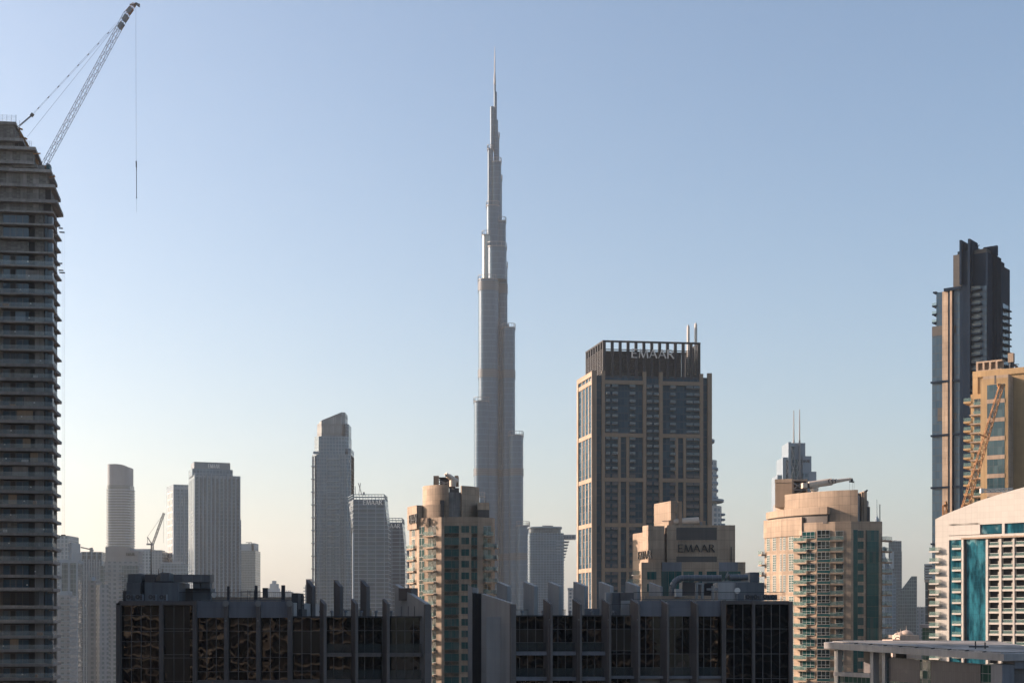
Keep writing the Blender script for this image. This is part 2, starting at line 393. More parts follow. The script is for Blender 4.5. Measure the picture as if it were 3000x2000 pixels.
# ------------------------------------------------------------------ the supertall tower
def supertall():
    Y = 1811; mpx = Y/F
    t = bld('supertall_tower', 'immensely tall silver stepped tower with needle spire, the highest thing in view', 'skyscraper', 1460, Y)
    tiers = [  # left, right, top row, how far its nose stands in front of the core, bottom row
        (1388, 1437, 1177, 16, 2040), (1401, 1421, 1456, 26, 2040), (1400.5, 1461, 819, 12, 2040), (1459, 1486.5, 772, 2, 2040), (1471, 1509, 958, 10, 2040), (1490.5, 1533, 1276, 17, 2040),
        (1512, 1551, 1540, 24, 2040), (1478, 1492, 945, 4, 958), (1412, 1440, 686, 9, 819), (1427, 1484, 722, 11, 819), (1424.5, 1463, 599, 7.5, 722), (1455, 1482, 643, 6, 722), (1428, 1444, 430, 4.5, 599),
        (1441, 1468, 468, 5, 643), (1455, 1470.5, 516, 2, 643), (1435.5, 1448, 305, 3, 430), (1447, 1462.5, 390, 1, 468), (1446, 1459, 344, 2.5, 468), (1446, 1455.5, 260, 1.2, 344), (1446, 1452.4, 238, .6, 344)]
    for i, (a, b, top, nose, bot) in enumerate(tiers):
        cx, hw = (Xp(a, Y)+Xp(b, Y))/2, (b-a)/2*mpx
        dep = max(hw*.9, 4) + nose*.5
        P = rounded(cx, Y+14-nose+dep*.4, hw, dep, 32, .62)
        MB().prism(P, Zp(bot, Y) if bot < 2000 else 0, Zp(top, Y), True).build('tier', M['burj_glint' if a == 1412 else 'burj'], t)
        if b-a > 14:                                             # the glass screen and its posts round each terrace
            P2 = rounded(cx, Y+14-nose+dep*.4, hw+.35, dep+.35, 40, .62); m = MB(); z = Zp(top, Y)
            for j in range(0, 40, 2): m.bar((*P2[j], z-2), (*P2[j], z+4.6), .45)
            for j in range(40):
                m.bar((*P2[j], z+4.6), (*P2[(j+1) % 40], z+4.6), .5); m.bar((*P2[j], z-.6), (*P2[(j+1) % 40], z-.6), .7)
            m.build('terrace_screen', M['steel'], t)
        for (t0, t1) in ((826, 853), (1083, 1107), (1373, 1394), (1620, 1641)):
            if t0 > top+6 and bot > t1 and b-a > 12:
                P3 = rounded(cx, Y+14-nose+dep*.4, hw+.5, dep+.5, 32, .62)
                MB().prism(P3, Zp(t1, Y), Zp(t0, Y), True).build('mechanical_band', M['burj_band'], t)
    x = Xp(1449.3, Y)
    MB().tube((x, Y+8, Zp(240, Y)), (x, Y+8, Zp(207, Y)), 1.5, .9).tube((x, Y+8, Zp(207, Y)), (x, Y+8, Zp(160, Y)), .75, .6).tube((x, Y+8, Zp(160, Y)), (x, Y+8, Zp(130, Y)), .55, .25).build('spire', M['steel'], t)
supertall()

# ------------------------------------------------------------------ hazy towers on the left
def simple_block(m, a, b, top, Y, dep, bot=None):
    return m.box(Xp(a, Y), Xp(b, Y), Y, Y+dep, 0 if bot is None else Zp(bot, Y), Zp(top, Y))

def balcony_tower():
    Y = 1900; t = bld('balcony_tower', 'slim grey hazy tower with curved blank crown and balconies up both edges', 'skyscraper', 353, Y)
    cx = Xp(353.5, Y+18); m = MB(); P = rounded(cx, Y+18, 16, 18, 28, .5); m.prism(P, 0, Zp(1420, Y)); m.build('wall', M['far_dark'], t)
    P = rounded(Xp(353, Y+18), Y+18, 15.2, 17, 28, .5); zt = [Zp(1358, Y)-max(0, (p[0]-cx))**2*.02 for p in P]
    MB().prism(P, Zp(1421, Y), zt).build('crown', wall('ribbed_grey_crown', (.11, .145, .18), 1.6, 60, .7, .3, .05, .6, .1), t)
    z0 = Zp(1432, Y); b = MB()
    b.prism(rounded(cx, Y+18, 17.6, 18.8, 24, .6), z0-1.3, z0)
    o = b.build('balcony', M['far_white'], t); rep(o, [(0, 0, -3.55*i) for i in range(1, 62)])
balcony_tower()

def lit_edge_tower():
    Y = 1500; t = bld('slab_tower', 'flat topped pale slab tower with a sunlit ladder of windows on its left edge', 'skyscraper', 510, Y)
    fr, lf, P = corner4(488, 508, 566, Y, 24)
    MB().prism(P, 0, Zp(1424, Y)).build('wall', M['far_plain'], t)
    L = (Vector((P[3][0], P[3][1]))-Vector((P[0][0], P[0][1]))).length; m = MB()
    for u0, u1 in ((L*.14, L*.46), (L*.54, L*.86)): m.fb(lf, u0, u1, 6, Zp(1434, Y), -.2, .12)
    m.build('window_strip', grid('ladder_windows', (.55, .52, .47), (.10, .12, .14), (.2, .22, .23), 9, 7, 1.2, 1.6, .15, .1, .03, .8), t)
    ur = fr.u(566); m = MB().fb(fr, 1.5, ur-1, 4, Zp(1432, Y), -.2, .15); m.build('glazing', M['far_glass'], t)
    m = MB(); [m.fb(fr, u, u+.9, 0, Zp(1432, Y), .1, .8) for u in [2+i*4.4 for i in range(int(ur/4.4))]]; m.build('facade_rib', M['far_plain'], t)
    MB().prism(P, Zp(1424, Y), Zp(1418, Y)).build('roof_parapet', M['far_white'], t)
lit_edge_tower()

def ribbed_tower():
    Y = 1300; t = bld('ribbed_tower', 'broad pale ribbed tower stepping in twice to a flat crown, left of centre', 'skyscraper', 628, Y)
    fr, lf, P = corner4(552, 569, 702, Y, 20)
    zm = Zp(1390, Y); MB().prism(P, 0, zm).build('wall', M['far_white'], t)
    f2 = fr.off(-3); q = lambda a, b, n0, n1, py, pb, mb: mb.fb(f2, f2.u(a), f2.u(b), Zp(pb, Y), Zp(py, Y), n0, n1)
    q(564, 683, -30, -2, 1370, 1391, MB()).build('setback', M['far_glass'], t)
    q(571, 677, -28, -5, 1349, 1371, MB()).build('crown', plain('crown_screen', (.14, .17, .195), .6, .1, .1), t)
    fr6 = Fr(fr.x, fr.y, fr.ang); q2 = MB().fb(fr6, fr6.u(702), fr6.u(708.5), 0, Zp(1518, Y), -24, -4); q2.build('side_wing', M['far_glass'], t)
    U = fr.u(702)
    for i in range(11):
        a = U*(i+.15)/11; MB().fb(fr, a, a+U*.052, 4, zm-3, -.2, .25).build('window_strip', M['far_dark'] if i % 3 else M['far_teal'], t)
    for i in range(12): MB().fb(fr, U*i/11.15, U*i/11.15+1.1, 0, zm+(1.5 if i % 4 == 0 else 0), .2, 1.3).build('facade_rib', M['far_plain'], t)
    L = (Vector(P[3])-Vector(P[0])).length
    for a, b in ((.12, .3), (.42, .6), (.72, .88)): MB().fb(lf, L*a, L*b, 4, zm-3, -.2, .2).build('window_strip', M['far_dark'], t)
    uc = f2.u(612); letters(f2, uc, Zp(1366, Y), 3.6, 10.5, 'EMAAR', .4, 'sign_lettering', M['far_sign'], t, -4.6)
ribbed_tower()

def antenna_block():
    Y = 2000; t = bld('open_topped_tower', 'small pale hazy tower with an open frame top, right of the ribbed tower', 'skyscraper', 728, Y)
    m = MB(); simple_block(m, 700, 748, 1612, Y, 40).build('wall', M['far_teal'], t)
    m = MB(); simple_block(m, 700, 737, 1592, Y+4, 30, 1613).build('penthouse', M['far_plain'], t)
    m = MB(); m.box(Xp(735, Y), Xp(746, Y), Y, Y+30, Zp(1593, Y), Zp(1590, Y)).box(Xp(743.5, Y), Xp(746, Y), Y, Y+30, Zp(1613, Y), Zp(1593, Y)); m.build('roof_frame', M['far_plain'], t)
    MB().box(Xp(716, Y), Xp(733, Y), Y+10, Y+14, Zp(1588, Y), Zp(1586, Y)).box(Xp(724, Y), Xp(726, Y), Y+10, Y+14, Zp(1592, Y), Zp(1588, Y)).build('antenna', M['steel'], t)
antenna_block()

def left_cluster():
    G = 'hazy towers low on the left'
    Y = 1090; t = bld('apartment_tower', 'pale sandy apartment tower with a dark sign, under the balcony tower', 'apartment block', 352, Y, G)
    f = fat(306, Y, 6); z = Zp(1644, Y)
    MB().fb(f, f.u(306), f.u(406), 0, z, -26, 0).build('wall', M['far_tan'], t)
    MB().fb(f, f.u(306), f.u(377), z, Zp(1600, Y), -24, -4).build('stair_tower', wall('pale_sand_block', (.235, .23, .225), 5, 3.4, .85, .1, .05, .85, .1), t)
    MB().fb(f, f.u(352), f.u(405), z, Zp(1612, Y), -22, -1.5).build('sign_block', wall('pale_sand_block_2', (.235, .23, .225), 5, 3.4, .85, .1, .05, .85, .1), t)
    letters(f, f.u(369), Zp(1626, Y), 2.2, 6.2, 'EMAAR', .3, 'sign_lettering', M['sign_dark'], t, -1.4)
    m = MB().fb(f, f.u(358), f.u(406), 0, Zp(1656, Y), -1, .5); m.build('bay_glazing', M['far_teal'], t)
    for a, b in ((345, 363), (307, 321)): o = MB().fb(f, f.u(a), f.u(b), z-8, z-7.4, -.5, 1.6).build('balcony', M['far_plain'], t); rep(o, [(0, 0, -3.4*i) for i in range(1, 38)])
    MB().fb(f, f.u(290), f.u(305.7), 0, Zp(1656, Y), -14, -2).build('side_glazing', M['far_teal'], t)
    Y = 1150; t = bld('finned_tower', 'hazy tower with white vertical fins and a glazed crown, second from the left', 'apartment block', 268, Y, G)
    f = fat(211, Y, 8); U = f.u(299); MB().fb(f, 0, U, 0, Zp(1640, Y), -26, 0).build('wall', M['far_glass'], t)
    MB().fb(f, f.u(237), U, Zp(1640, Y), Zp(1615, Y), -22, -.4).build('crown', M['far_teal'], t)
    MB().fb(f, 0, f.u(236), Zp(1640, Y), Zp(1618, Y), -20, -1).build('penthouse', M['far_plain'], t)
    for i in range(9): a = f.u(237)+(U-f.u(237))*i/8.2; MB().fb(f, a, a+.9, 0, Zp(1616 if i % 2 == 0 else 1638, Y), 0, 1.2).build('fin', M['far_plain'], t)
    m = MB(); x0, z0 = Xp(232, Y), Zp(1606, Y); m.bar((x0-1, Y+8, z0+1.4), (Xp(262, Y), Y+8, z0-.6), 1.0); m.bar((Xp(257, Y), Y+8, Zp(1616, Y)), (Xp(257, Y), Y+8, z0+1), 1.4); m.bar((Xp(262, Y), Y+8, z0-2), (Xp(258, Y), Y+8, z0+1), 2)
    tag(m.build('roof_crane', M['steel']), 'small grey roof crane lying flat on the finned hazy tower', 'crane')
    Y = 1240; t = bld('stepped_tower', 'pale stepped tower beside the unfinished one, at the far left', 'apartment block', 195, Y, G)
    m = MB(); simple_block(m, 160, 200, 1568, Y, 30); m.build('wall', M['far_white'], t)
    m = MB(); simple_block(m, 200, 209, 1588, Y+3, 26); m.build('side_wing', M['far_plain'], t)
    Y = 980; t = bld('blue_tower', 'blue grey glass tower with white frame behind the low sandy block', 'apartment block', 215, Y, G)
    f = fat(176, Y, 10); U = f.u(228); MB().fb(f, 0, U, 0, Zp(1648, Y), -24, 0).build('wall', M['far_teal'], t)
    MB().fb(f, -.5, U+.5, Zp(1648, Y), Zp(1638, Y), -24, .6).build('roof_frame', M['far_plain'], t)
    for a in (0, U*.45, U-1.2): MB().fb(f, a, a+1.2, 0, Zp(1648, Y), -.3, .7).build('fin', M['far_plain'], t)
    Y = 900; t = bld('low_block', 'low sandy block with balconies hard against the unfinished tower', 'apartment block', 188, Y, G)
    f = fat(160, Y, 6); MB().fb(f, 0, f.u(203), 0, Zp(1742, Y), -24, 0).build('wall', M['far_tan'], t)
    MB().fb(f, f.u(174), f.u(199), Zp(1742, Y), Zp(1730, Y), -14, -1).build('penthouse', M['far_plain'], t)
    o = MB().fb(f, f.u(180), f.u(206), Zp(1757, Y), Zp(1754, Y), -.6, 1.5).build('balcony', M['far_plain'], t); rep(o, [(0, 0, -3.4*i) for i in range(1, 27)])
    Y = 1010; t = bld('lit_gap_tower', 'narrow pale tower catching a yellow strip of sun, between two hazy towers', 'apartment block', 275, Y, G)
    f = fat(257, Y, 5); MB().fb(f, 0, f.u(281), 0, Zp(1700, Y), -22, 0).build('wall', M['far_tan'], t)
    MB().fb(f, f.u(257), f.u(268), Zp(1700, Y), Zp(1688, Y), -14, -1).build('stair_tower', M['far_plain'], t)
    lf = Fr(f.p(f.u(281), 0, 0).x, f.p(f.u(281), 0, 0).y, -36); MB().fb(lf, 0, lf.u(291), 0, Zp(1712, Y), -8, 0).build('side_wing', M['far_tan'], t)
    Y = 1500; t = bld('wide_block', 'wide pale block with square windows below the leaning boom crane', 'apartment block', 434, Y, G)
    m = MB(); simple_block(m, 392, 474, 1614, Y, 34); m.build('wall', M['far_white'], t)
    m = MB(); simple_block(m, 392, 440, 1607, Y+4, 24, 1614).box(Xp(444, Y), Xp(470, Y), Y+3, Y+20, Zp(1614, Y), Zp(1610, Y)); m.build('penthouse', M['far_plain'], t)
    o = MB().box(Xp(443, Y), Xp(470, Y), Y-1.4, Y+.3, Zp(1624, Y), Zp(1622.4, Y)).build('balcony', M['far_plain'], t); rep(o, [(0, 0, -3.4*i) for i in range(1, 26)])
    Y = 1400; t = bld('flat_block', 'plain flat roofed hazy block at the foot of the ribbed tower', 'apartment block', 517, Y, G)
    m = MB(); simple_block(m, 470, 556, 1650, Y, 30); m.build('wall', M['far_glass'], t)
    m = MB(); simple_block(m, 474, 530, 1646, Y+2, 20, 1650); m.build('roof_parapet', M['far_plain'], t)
left_cluster()

def boom_crane():
    Y = 1480; t = bld('tower_crane', 'small hazy tower crane with steep raised boom beside the balcony tower', 'crane', 438, Y)
    z = lambda p: Zp(p, Y); x = lambda p: Xp(p, Y)
    MB().truss((x(438), Y+12, z(1612)), (x(438), Y+12, z(1594)), 2, 4, .5).build('mast', M['steel'], t)
    MB().truss((x(438), Y+12, z(1594)), (x(472), Y+12, z(1500)), 1.8, 16, .45).build('boom', M['steel'], t)
    m = MB(); m.bar((x(438), Y+12, z(1594)), (x(423), Y+12, z(1570)), .9); m.bar((x(423), Y+12, z(1570)), (x(424), Y+12, z(1592)), .5); m.bar((x(423), Y+12, z(1570)), (x(472), Y+12, z(1500)), .25); m.bar((x(471), Y+12, z(1502)), (x(471), Y+12, z(1588)), .25); m.build('stay', M['steel'], t)
    MB().box(x(421), x(440), Y+11, Y+13.5, z(1594), z(1589)).build('counterweight', M['steel'], t)
boom_crane()

def slanted_crown_tower():
    Y = 1400; t = bld('slanted_crown_tower', 'tall grey stepped tower whose crown slopes up to the right', 'skyscraper', 970, Y)
    def pr(a, b, top, dep, nose, mat, name, bot=None):
        x0, x1 = Xp(a, Y), Xp(b, Y); y = Y-nose
        P = [(x0, y+6), (x0+5, y), (x1-3, y), (x1, y+4), (x1, y+dep), (x0, y+dep)]
        zt = top if isinstance(top, list) else [Zp(top, Y)]*6
        MB().prism(P, 0 if bot is None else Zp(bot, Y), zt).build(name, mat, t)
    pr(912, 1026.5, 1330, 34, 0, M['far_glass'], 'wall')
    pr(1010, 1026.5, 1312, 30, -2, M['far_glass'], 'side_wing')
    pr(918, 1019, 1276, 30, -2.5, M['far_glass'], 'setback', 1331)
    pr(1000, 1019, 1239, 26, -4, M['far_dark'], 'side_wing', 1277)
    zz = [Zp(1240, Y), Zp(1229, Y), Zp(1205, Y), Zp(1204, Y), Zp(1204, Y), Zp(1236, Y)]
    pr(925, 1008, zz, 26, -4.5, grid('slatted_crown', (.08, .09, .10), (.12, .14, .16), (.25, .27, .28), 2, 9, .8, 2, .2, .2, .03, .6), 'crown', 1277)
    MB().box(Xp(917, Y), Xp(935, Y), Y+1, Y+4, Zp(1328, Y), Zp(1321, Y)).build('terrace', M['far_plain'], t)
    for a, b in ((946, 955), (971, 981), (1000, 1007)):
        o = MB().box(Xp(a, Y), Xp(b, Y), Y-1.3, Y+.3, Zp(1452, Y), Zp(1450, Y)).build('balcony', M['far_dark'], t); rep(o, [(0, 0, -3.6*i) for i in range(1, 30)])
    o = MB().box(Xp(958, Y), Xp(995, Y), Y-1.2, Y+.3, Zp(1346, Y), Zp(1344, Y)).build('ledge', M['far_plain'], t); rep(o, [(0, 0, -5.4*i) for i in range(1, 17)])
    for a in (912.5, 922, 935, 957, 996, 1010): MB().box(Xp(a, Y), Xp(a+1.4, Y), Y-.9+(5 if a < 914 else 0), Y+7, 0, Zp(1334, Y)).build('facade_rib', M['far_plain'], t)
    o = MB().box(Xp(912, Y)-.3, Xp(925, Y), Y-.4, Y+9, Zp(1366, Y), Zp(1364, Y)).build('ledge', M['far_plain'], t); rep(o, [(0, 0, -12.6*i) for i in range(1, 15)])
slanted_crown_tower()

def leaning_towers():
    G = 'leaning grey towers with pale signs'
    for k, (Y, pts, sgn, lab) in enumerate(((1250, ((1028, 1446), (1125.5, 1448), (1141, 1800)), (1064, 1120, 1478), 'taller grey leaning tower with pale sign and open roof screen'), (1330, ((1080, 1515), (1177, 1517), (1190, 1800)), (1122, 1172, 1546), 'lower grey leaning tower half hidden behind its taller twin'))):
        t = bld('leaning_tower', lab, 'skyscraper', pts[1][0]-40, Y, G)
        zt, zs = Zp(pts[1][1], Y), Zp(pts[1][1]+14, Y); x0, x1, xb = Xp(pts[0][0], Y), Xp(pts[1][0], Y), Xp(pts[2][0], Y)
        xl = Xp(pts[0][0]+7, Y); dep = 30
        z1 = Zp(pts[1][1]+110, Y); xm = x1+(xb-x1)*.75
        a = [(xl, Y), (xm, Y), (xm, Y+dep), (x0-2, Y+dep)]; b = [(x0+2, Y), (x1, Y), (x1, Y+dep), (x0-6, Y+dep)]
        def lv(z): 
            s = min(1, (z-z1)/(zt-z1)) if z > z1 else 0
            return [Vector((p[0]+(q[0]-p[0])*s, p[1], z)) for p, q in zip(a, b)]
        m = MB(); m.hexa(lv(0), lv(z1)); m.hexa(lv(z1), lv(zs)); m.build('wall', M['brick_lines'], t)
        m = MB(); A, B = lv(zs), lv(zt)
        for i in range(4):
            for j in range(11):
                p0, p1 = A[i]+(A[(i+1) % 4]-A[i])*(j/10), B[i]+(B[(i+1) % 4]-B[i])*(j/10); m.bar(p0, p1, .3)
            for s in (.5, 1): m.bar(A[i]+(B[i]-A[i])*s, A[(i+1) % 4]+(B[(i+1) % 4]-A[(i+1) % 4])*s, .6)
        m.build('roof_screen', M['far_glass'], t)
        m = MB(); q = [A[3], A[0]]; m.hexa([v+Vector((-.5, -.4, 0)) for v in lv(0)[3:]+lv(0)[:1]]+[lv(0)[0]+Vector((.9, -.4, 0)), lv(0)[3]+Vector((.9, 0, 0))], [v+Vector((-.5, -.4, 0)) for v in lv(z1)[3:]+lv(z1)[:1]]+[lv(z1)[0]+Vector((.9, -.4, 0)), lv(z1)[3]+Vector((.9, 0, 0))]); m.build('edge_trim', M['far_plain'], t)
        f = Fr(0, Y, 0); letters(f, Xp(sgn[0], Y), Zp(sgn[2], Y), (14 if k == 0 else 12)*Y/F, Xp(sgn[1], Y)-Xp(sgn[0], Y), 'EMAAR', .4, 'sign_lettering', M['far_sign'], t, .3)
    Y = 1600; t = bld('slim_block', 'plain grey block showing between the leaning towers and the sand tower', 'skyscraper', 1192, Y)
    m = MB(); simple_block(m, 1178, 1199, 1603, Y, 30); m.build('wall', M['far_dark'], t); m = MB(); simple_block(m, 1186, 1197, 1599, Y+3, 20, 1603); m.build('penthouse', M['far_plain'], t)
    Y = 1250; m = MB()
    m.bar((Xp(1047, Y), Y+10, Zp(1447, Y)), (Xp(1053, Y), Y+10, Zp(1411, Y)), .5); m.bar((Xp(1037, Y), Y+10, Zp(1447, Y)), (Xp(1037, Y), Y+10, Zp(1420, Y)), .5); m.bar((Xp(1057, Y), Y+10, Zp(1447, Y)), (Xp(1046, Y), Y+10, Zp(1411, Y)), .6); m.box(Xp(1060, Y), Xp(1065, Y), Y+9, Y+11, Zp(1447, Y), Zp(1438, Y))
    tag(m.build('roof_crane', M['steel']), 'thin pale crane masts on the roof of the taller leaning tower', 'crane')
    Y = 1500; t = bld('white_balcony_block', 'sunlit white block with stacked balconies left of the slanted crown tower', 'apartment block', 901, Y)
    m = MB(); simple_block(m, 894, 915, 1712, Y, 24); m.build('wall', M['white_cells'], t); m = MB(); simple_block(m, 896, 915, 1695, Y+3, 18, 1712); m.build('penthouse', M['palace'], t)
    o = MB().box(Xp(889, Y), Xp(903, Y), Y-1.5, Y+12, Zp(1722, Y), Zp(1720, Y)).build('balcony', M['far_plain'], t); rep(o, [(0, 0, -3.3*i) for i in range(1, 16)])
    Y = 2500; t = bld('pyramid_top_building', 'far hazy building with stepped pyramid roof and a lantern', 'building', 800, Y)
    for a, b, tp, bt, nm in ((778, 852, 1732, None, 'wall'), (784, 816, 1722, 1732, 'setback'), (790, 812, 1709, 1722, 'setback'), (797, 805, 1700, 1709, 'lantern')):
        m = MB(); simple_block(m, a, b, tp, Y+{'wall': 0, 'setback': 2, 'lantern': 6}[nm], 30 if nm == 'wall' else 18, bt); m.build(nm, M['far_plain'] if nm != 'wall' else M['far_white'], t)
    for i in range(7): MB().box(Xp(818+i*5, Y), Xp(820+i*5, Y), Y+1, Y+4, Zp(1733, Y), Zp(1728, Y)).build('pinnacle', M['far_plain'], t)
leaning_towers()

def bridge_tower():
    Y = 1500; t = bld('bridge_top_tower', 'hazy tower with a disc roof and a deck jutting out to the right', 'skyscraper', 1605, Y)
    P = rounded(Xp(1600, Y), Y+22, Xp(1653, Y)-Xp(1600, Y), 20, 32, .2)
    MB().prism(P, 0, Zp(1560, Y)).build('wall', M['far_glass'], t)
    P = rounded(Xp(1597, Y), Y+22, Xp(1645, Y)-Xp(1597, Y), 16, 32, .4); MB().prism(P, Zp(1558, Y), Zp(1545, Y)).build('crown', M['far_dark'], t)
    P = rounded(Xp(1597, Y), Y+22, Xp(1648, Y)-Xp(1597, Y), 19, 32, .4); MB().prism(P, Zp(1545, Y), Zp(1541, Y)).build('roof', M['far_plain'], t)
    MB().box(Xp(1640, Y), Xp(1688, Y), Y+8, Y+26, Zp(1577, Y), Zp(1564, Y)).build('sky_deck', M['far_glass'], t)
    for i in range(7): MB().box(Xp(1630, Y), Xp(1668-i*2.2, Y), Y+2, Y+28, Zp(1586+i*9, Y), Zp(1583.5+i*9, Y)).build('cantilever_slab', M['far_plain'], t)
    P = rounded(Xp(1600, Y), Y+22, Xp(1654, Y)-Xp(1600, Y), 20.8, 32, .2); o = MB().prism(P, Zp(1572, Y), Zp(1570.6, Y)).build('floor_slab', M['far_plain'], t); rep(o, [(0, 0, -3.5*i) for i in range(1, 36)])
    m = MB(); m.bar((Xp(1590, Y), Y+20, Zp(1536, Y)), (Xp(1622, Y), Y+20, Zp(1537, Y)), 1.1).bar((Xp(1613, Y), Y+20, Zp(1542, Y)), (Xp(1613, Y), Y+20, Zp(1536, Y)), 1.2)
    tag(m.build('roof_crane', M['steel']), 'low cleaning crane on the round roof beside the supertall tower', 'crane')
    Y = 1300; t = bld('small_white_block', 'small white block with square windows left of the bronze tower foot', 'apartment block', 1673, Y)
    m = MB(); simple_block(m, 1664, 1700, 1726, Y, 24); m.build('wall', M['white_cells'], t); m = MB(); simple_block(m, 1663, 1679, 1721, Y-1, 22, 1727); m.build('roof_parapet', M['far_plain'], t)
bridge_tower()

def right_far():
    Y = 1100; t = bld('twin_mast_tower', 'stepped pale tower with two tall masts behind the roof crane', 'skyscraper', 2335, Y)
    B = lambda a, b, tp, bt, n, nm, mat: MB().box(Xp(a, Y), Xp(b, Y), Y-n, Y+24-n*.5, 0 if bt is None else Zp(bt, Y), Zp(tp, Y)).build(nm, mat, t)
    S = plain('pale_blue_panels', (.19, .235, .28), .5, .2, .1); D = M['far_teal']
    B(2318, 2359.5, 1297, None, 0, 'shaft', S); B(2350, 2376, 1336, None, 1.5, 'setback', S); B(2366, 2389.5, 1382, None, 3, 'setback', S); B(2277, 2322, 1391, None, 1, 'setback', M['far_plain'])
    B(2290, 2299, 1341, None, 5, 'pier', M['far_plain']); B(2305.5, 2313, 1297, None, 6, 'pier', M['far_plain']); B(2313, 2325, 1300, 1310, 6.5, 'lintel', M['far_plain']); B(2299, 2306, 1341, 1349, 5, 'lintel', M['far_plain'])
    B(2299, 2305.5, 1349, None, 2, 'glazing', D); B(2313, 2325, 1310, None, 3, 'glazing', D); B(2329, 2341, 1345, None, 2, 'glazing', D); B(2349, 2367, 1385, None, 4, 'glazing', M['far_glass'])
    for a, b, t0, t1 in ((2299, 2305.5, 1352, 1392), (2313, 2325, 1312, 1400), (2330, 2341, 1347, 1400)):
        m = MB(); z0, z1 = Zp(t1, Y), Zp(t0, Y); s = (z1-z0)/2
        for i in range(2): m.bar((Xp(a, Y), Y-6.6, z0+s*i), (Xp(b, Y), Y-6.6, z0+s*(i+1)), .45).bar((Xp(b, Y), Y-6.6, z0+s*i), (Xp(a, Y), Y-6.6, z0+s*(i+1)), .45)
        m.build('cross_brace', M['steel'], t)
    for px, tp in ((2324, 1203), (2341, 1200)):
        MB().tube((Xp(px, Y), Y-2, Zp(1400, Y)), (Xp(px, Y), Y-2, Zp(1290, Y)), .75).tube((Xp(px, Y), Y-2, Zp(1290, Y)), (Xp(px, Y), Y-2, Zp(tp, Y)), .55, .3).build('mast', M['steel'], t)
    letters(Fr(0, Y, 0), Xp(2347, Y), Zp(1355, Y), 2.2, Xp(2371, Y)-Xp(2347, Y), 'EMAAR', .3, 'sign_lettering', M['sign_dark'], t, 1.6)
    Y = 1500; t = bld('open_crown_tower', 'dark hazy tower with a notched crown and cross bar antenna, far right', 'skyscraper', 2622, Y)
    m = MB(); xa, xb = Xp(2604, Y), Xp(2638, Y)
    m.prism([(xa, Y+6), (xb+1, Y+6), (xb+1, Y+34), (xa, Y+34)], Zp(1640, Y), [Zp(1583, Y)]*4); m.build('crown', M['far_dark'], t)
    MB().box(Xp(2608, Y), Xp(2641.5, Y), Y, Y+30, 0, Zp(1614, Y)).build('wall', M['far_dark'], t)
    P = [(Xp(2608, Y), Y-1.2), (Xp(2619, Y), Y-1.2), (Xp(2619, Y), Y+2), (Xp(2608, Y), Y+2)]; MB().prism(P, [Zp(1668, Y), Zp(1664, Y), Zp(1664, Y), Zp(1668, Y)], Zp(1615, Y)).build('pier', M['far_plain'], t)
    MB().box(Xp(2613, Y), Xp(2627, Y), Y+12, Y+13, Zp(1581, Y), Zp(1580, Y)).box(Xp(2619, Y), Xp(2621, Y), Y+12, Y+13, Zp(1590, Y), Zp(1581, Y)).build('antenna', M['steel'], t)
    Y = 1420; t = bld('wedge_top_tower', 'blue grey glass tower with a steep wedge roof, far right', 'skyscraper', 2660, Y)
    P = [(Xp(2631, Y), Y), (Xp(2670, Y), Y), (Xp(2685.5, Y), Y), (Xp(2685.5, Y), Y+26), (Xp(2670, Y), Y+26), (Xp(2631, Y), Y+26)]
    MB().prism(P, 0, [Zp(1740, Y), Zp(1687, Y), Zp(1687, Y), Zp(1687, Y), Zp(1687, Y), Zp(1740, Y)]).build('wall', M['far_teal'], t)
    Y = 1380; t = bld('tapered_tower', 'pale tapering tower close against the right hand sand tower', 'skyscraper', 2600, Y)
    P = [(Xp(2560, Y), Y), (Xp(2596, Y), Y), (Xp(2612, Y), Y), (Xp(2624, Y), Y), (Xp(2624, Y), Y+26), (Xp(2612, Y), Y+26), (Xp(2596, Y), Y+26), (Xp(2560, Y), Y+26)]
    MB().prism(P, 0, [Zp(z, Y) for z in (1580, 1632, 1670, 1692, 1692, 1670, 1632, 1580)]).build('wall', M['far_glass'], t)
    MB().box(Xp(2586, Y), Xp(2594, Y), Y-1, Y+20, 0, Zp(1600, Y)).build('side_wing', M['far_white'], t)
    Y = 1300; t = bld('sand_block', 'small sand coloured block with vertical window strips by the wedge tower', 'building', 2700, Y)
    m = MB(); simple_block(m, 2686, 2710, 1777, Y, 20); m.build('wall', M['far_tan'], t)
    for a in (2686, 2691, 2697, 2703, 2708): MB().box(Xp(a, Y), Xp(a+1.6, Y), Y-.8, Y, 0, Zp(1775, Y)).build('facade_rib', M['far_plain'], t)
    Y = 1500; t = bld('needle_spire_building', 'pointed spire and thin mast above the right hand sand tower', 'spire', 2569, Y)
    MB().tube((Xp(2569, Y), Y, 0), (Xp(2569, Y), Y, Zp(1520, Y)), 5, 2.4).build('shaft', M['far_plain'], t); MB().tube((Xp(2569, Y), Y, Zp(1520, Y)), (Xp(2569, Y), Y, Zp(1510, Y)), 2.4, .5).tube((Xp(2569, Y), Y, Zp(1510, Y)), (Xp(2569, Y), Y, Zp(1462, Y)), .45, .25).build('spire', M['far_plain'], t)
    Y = 700; t = bld('domed_palace', 'low sand stone palace with pointed domes and arched gate', 'palace', 2660, Y)
    z = lambda p: Zp(p, Y); x = lambda p: Xp(p, Y)
    MB().box(x(2622), x(2706), Y+4, Y+30, 0, z(1872)).build('wall', M['palace'], t)
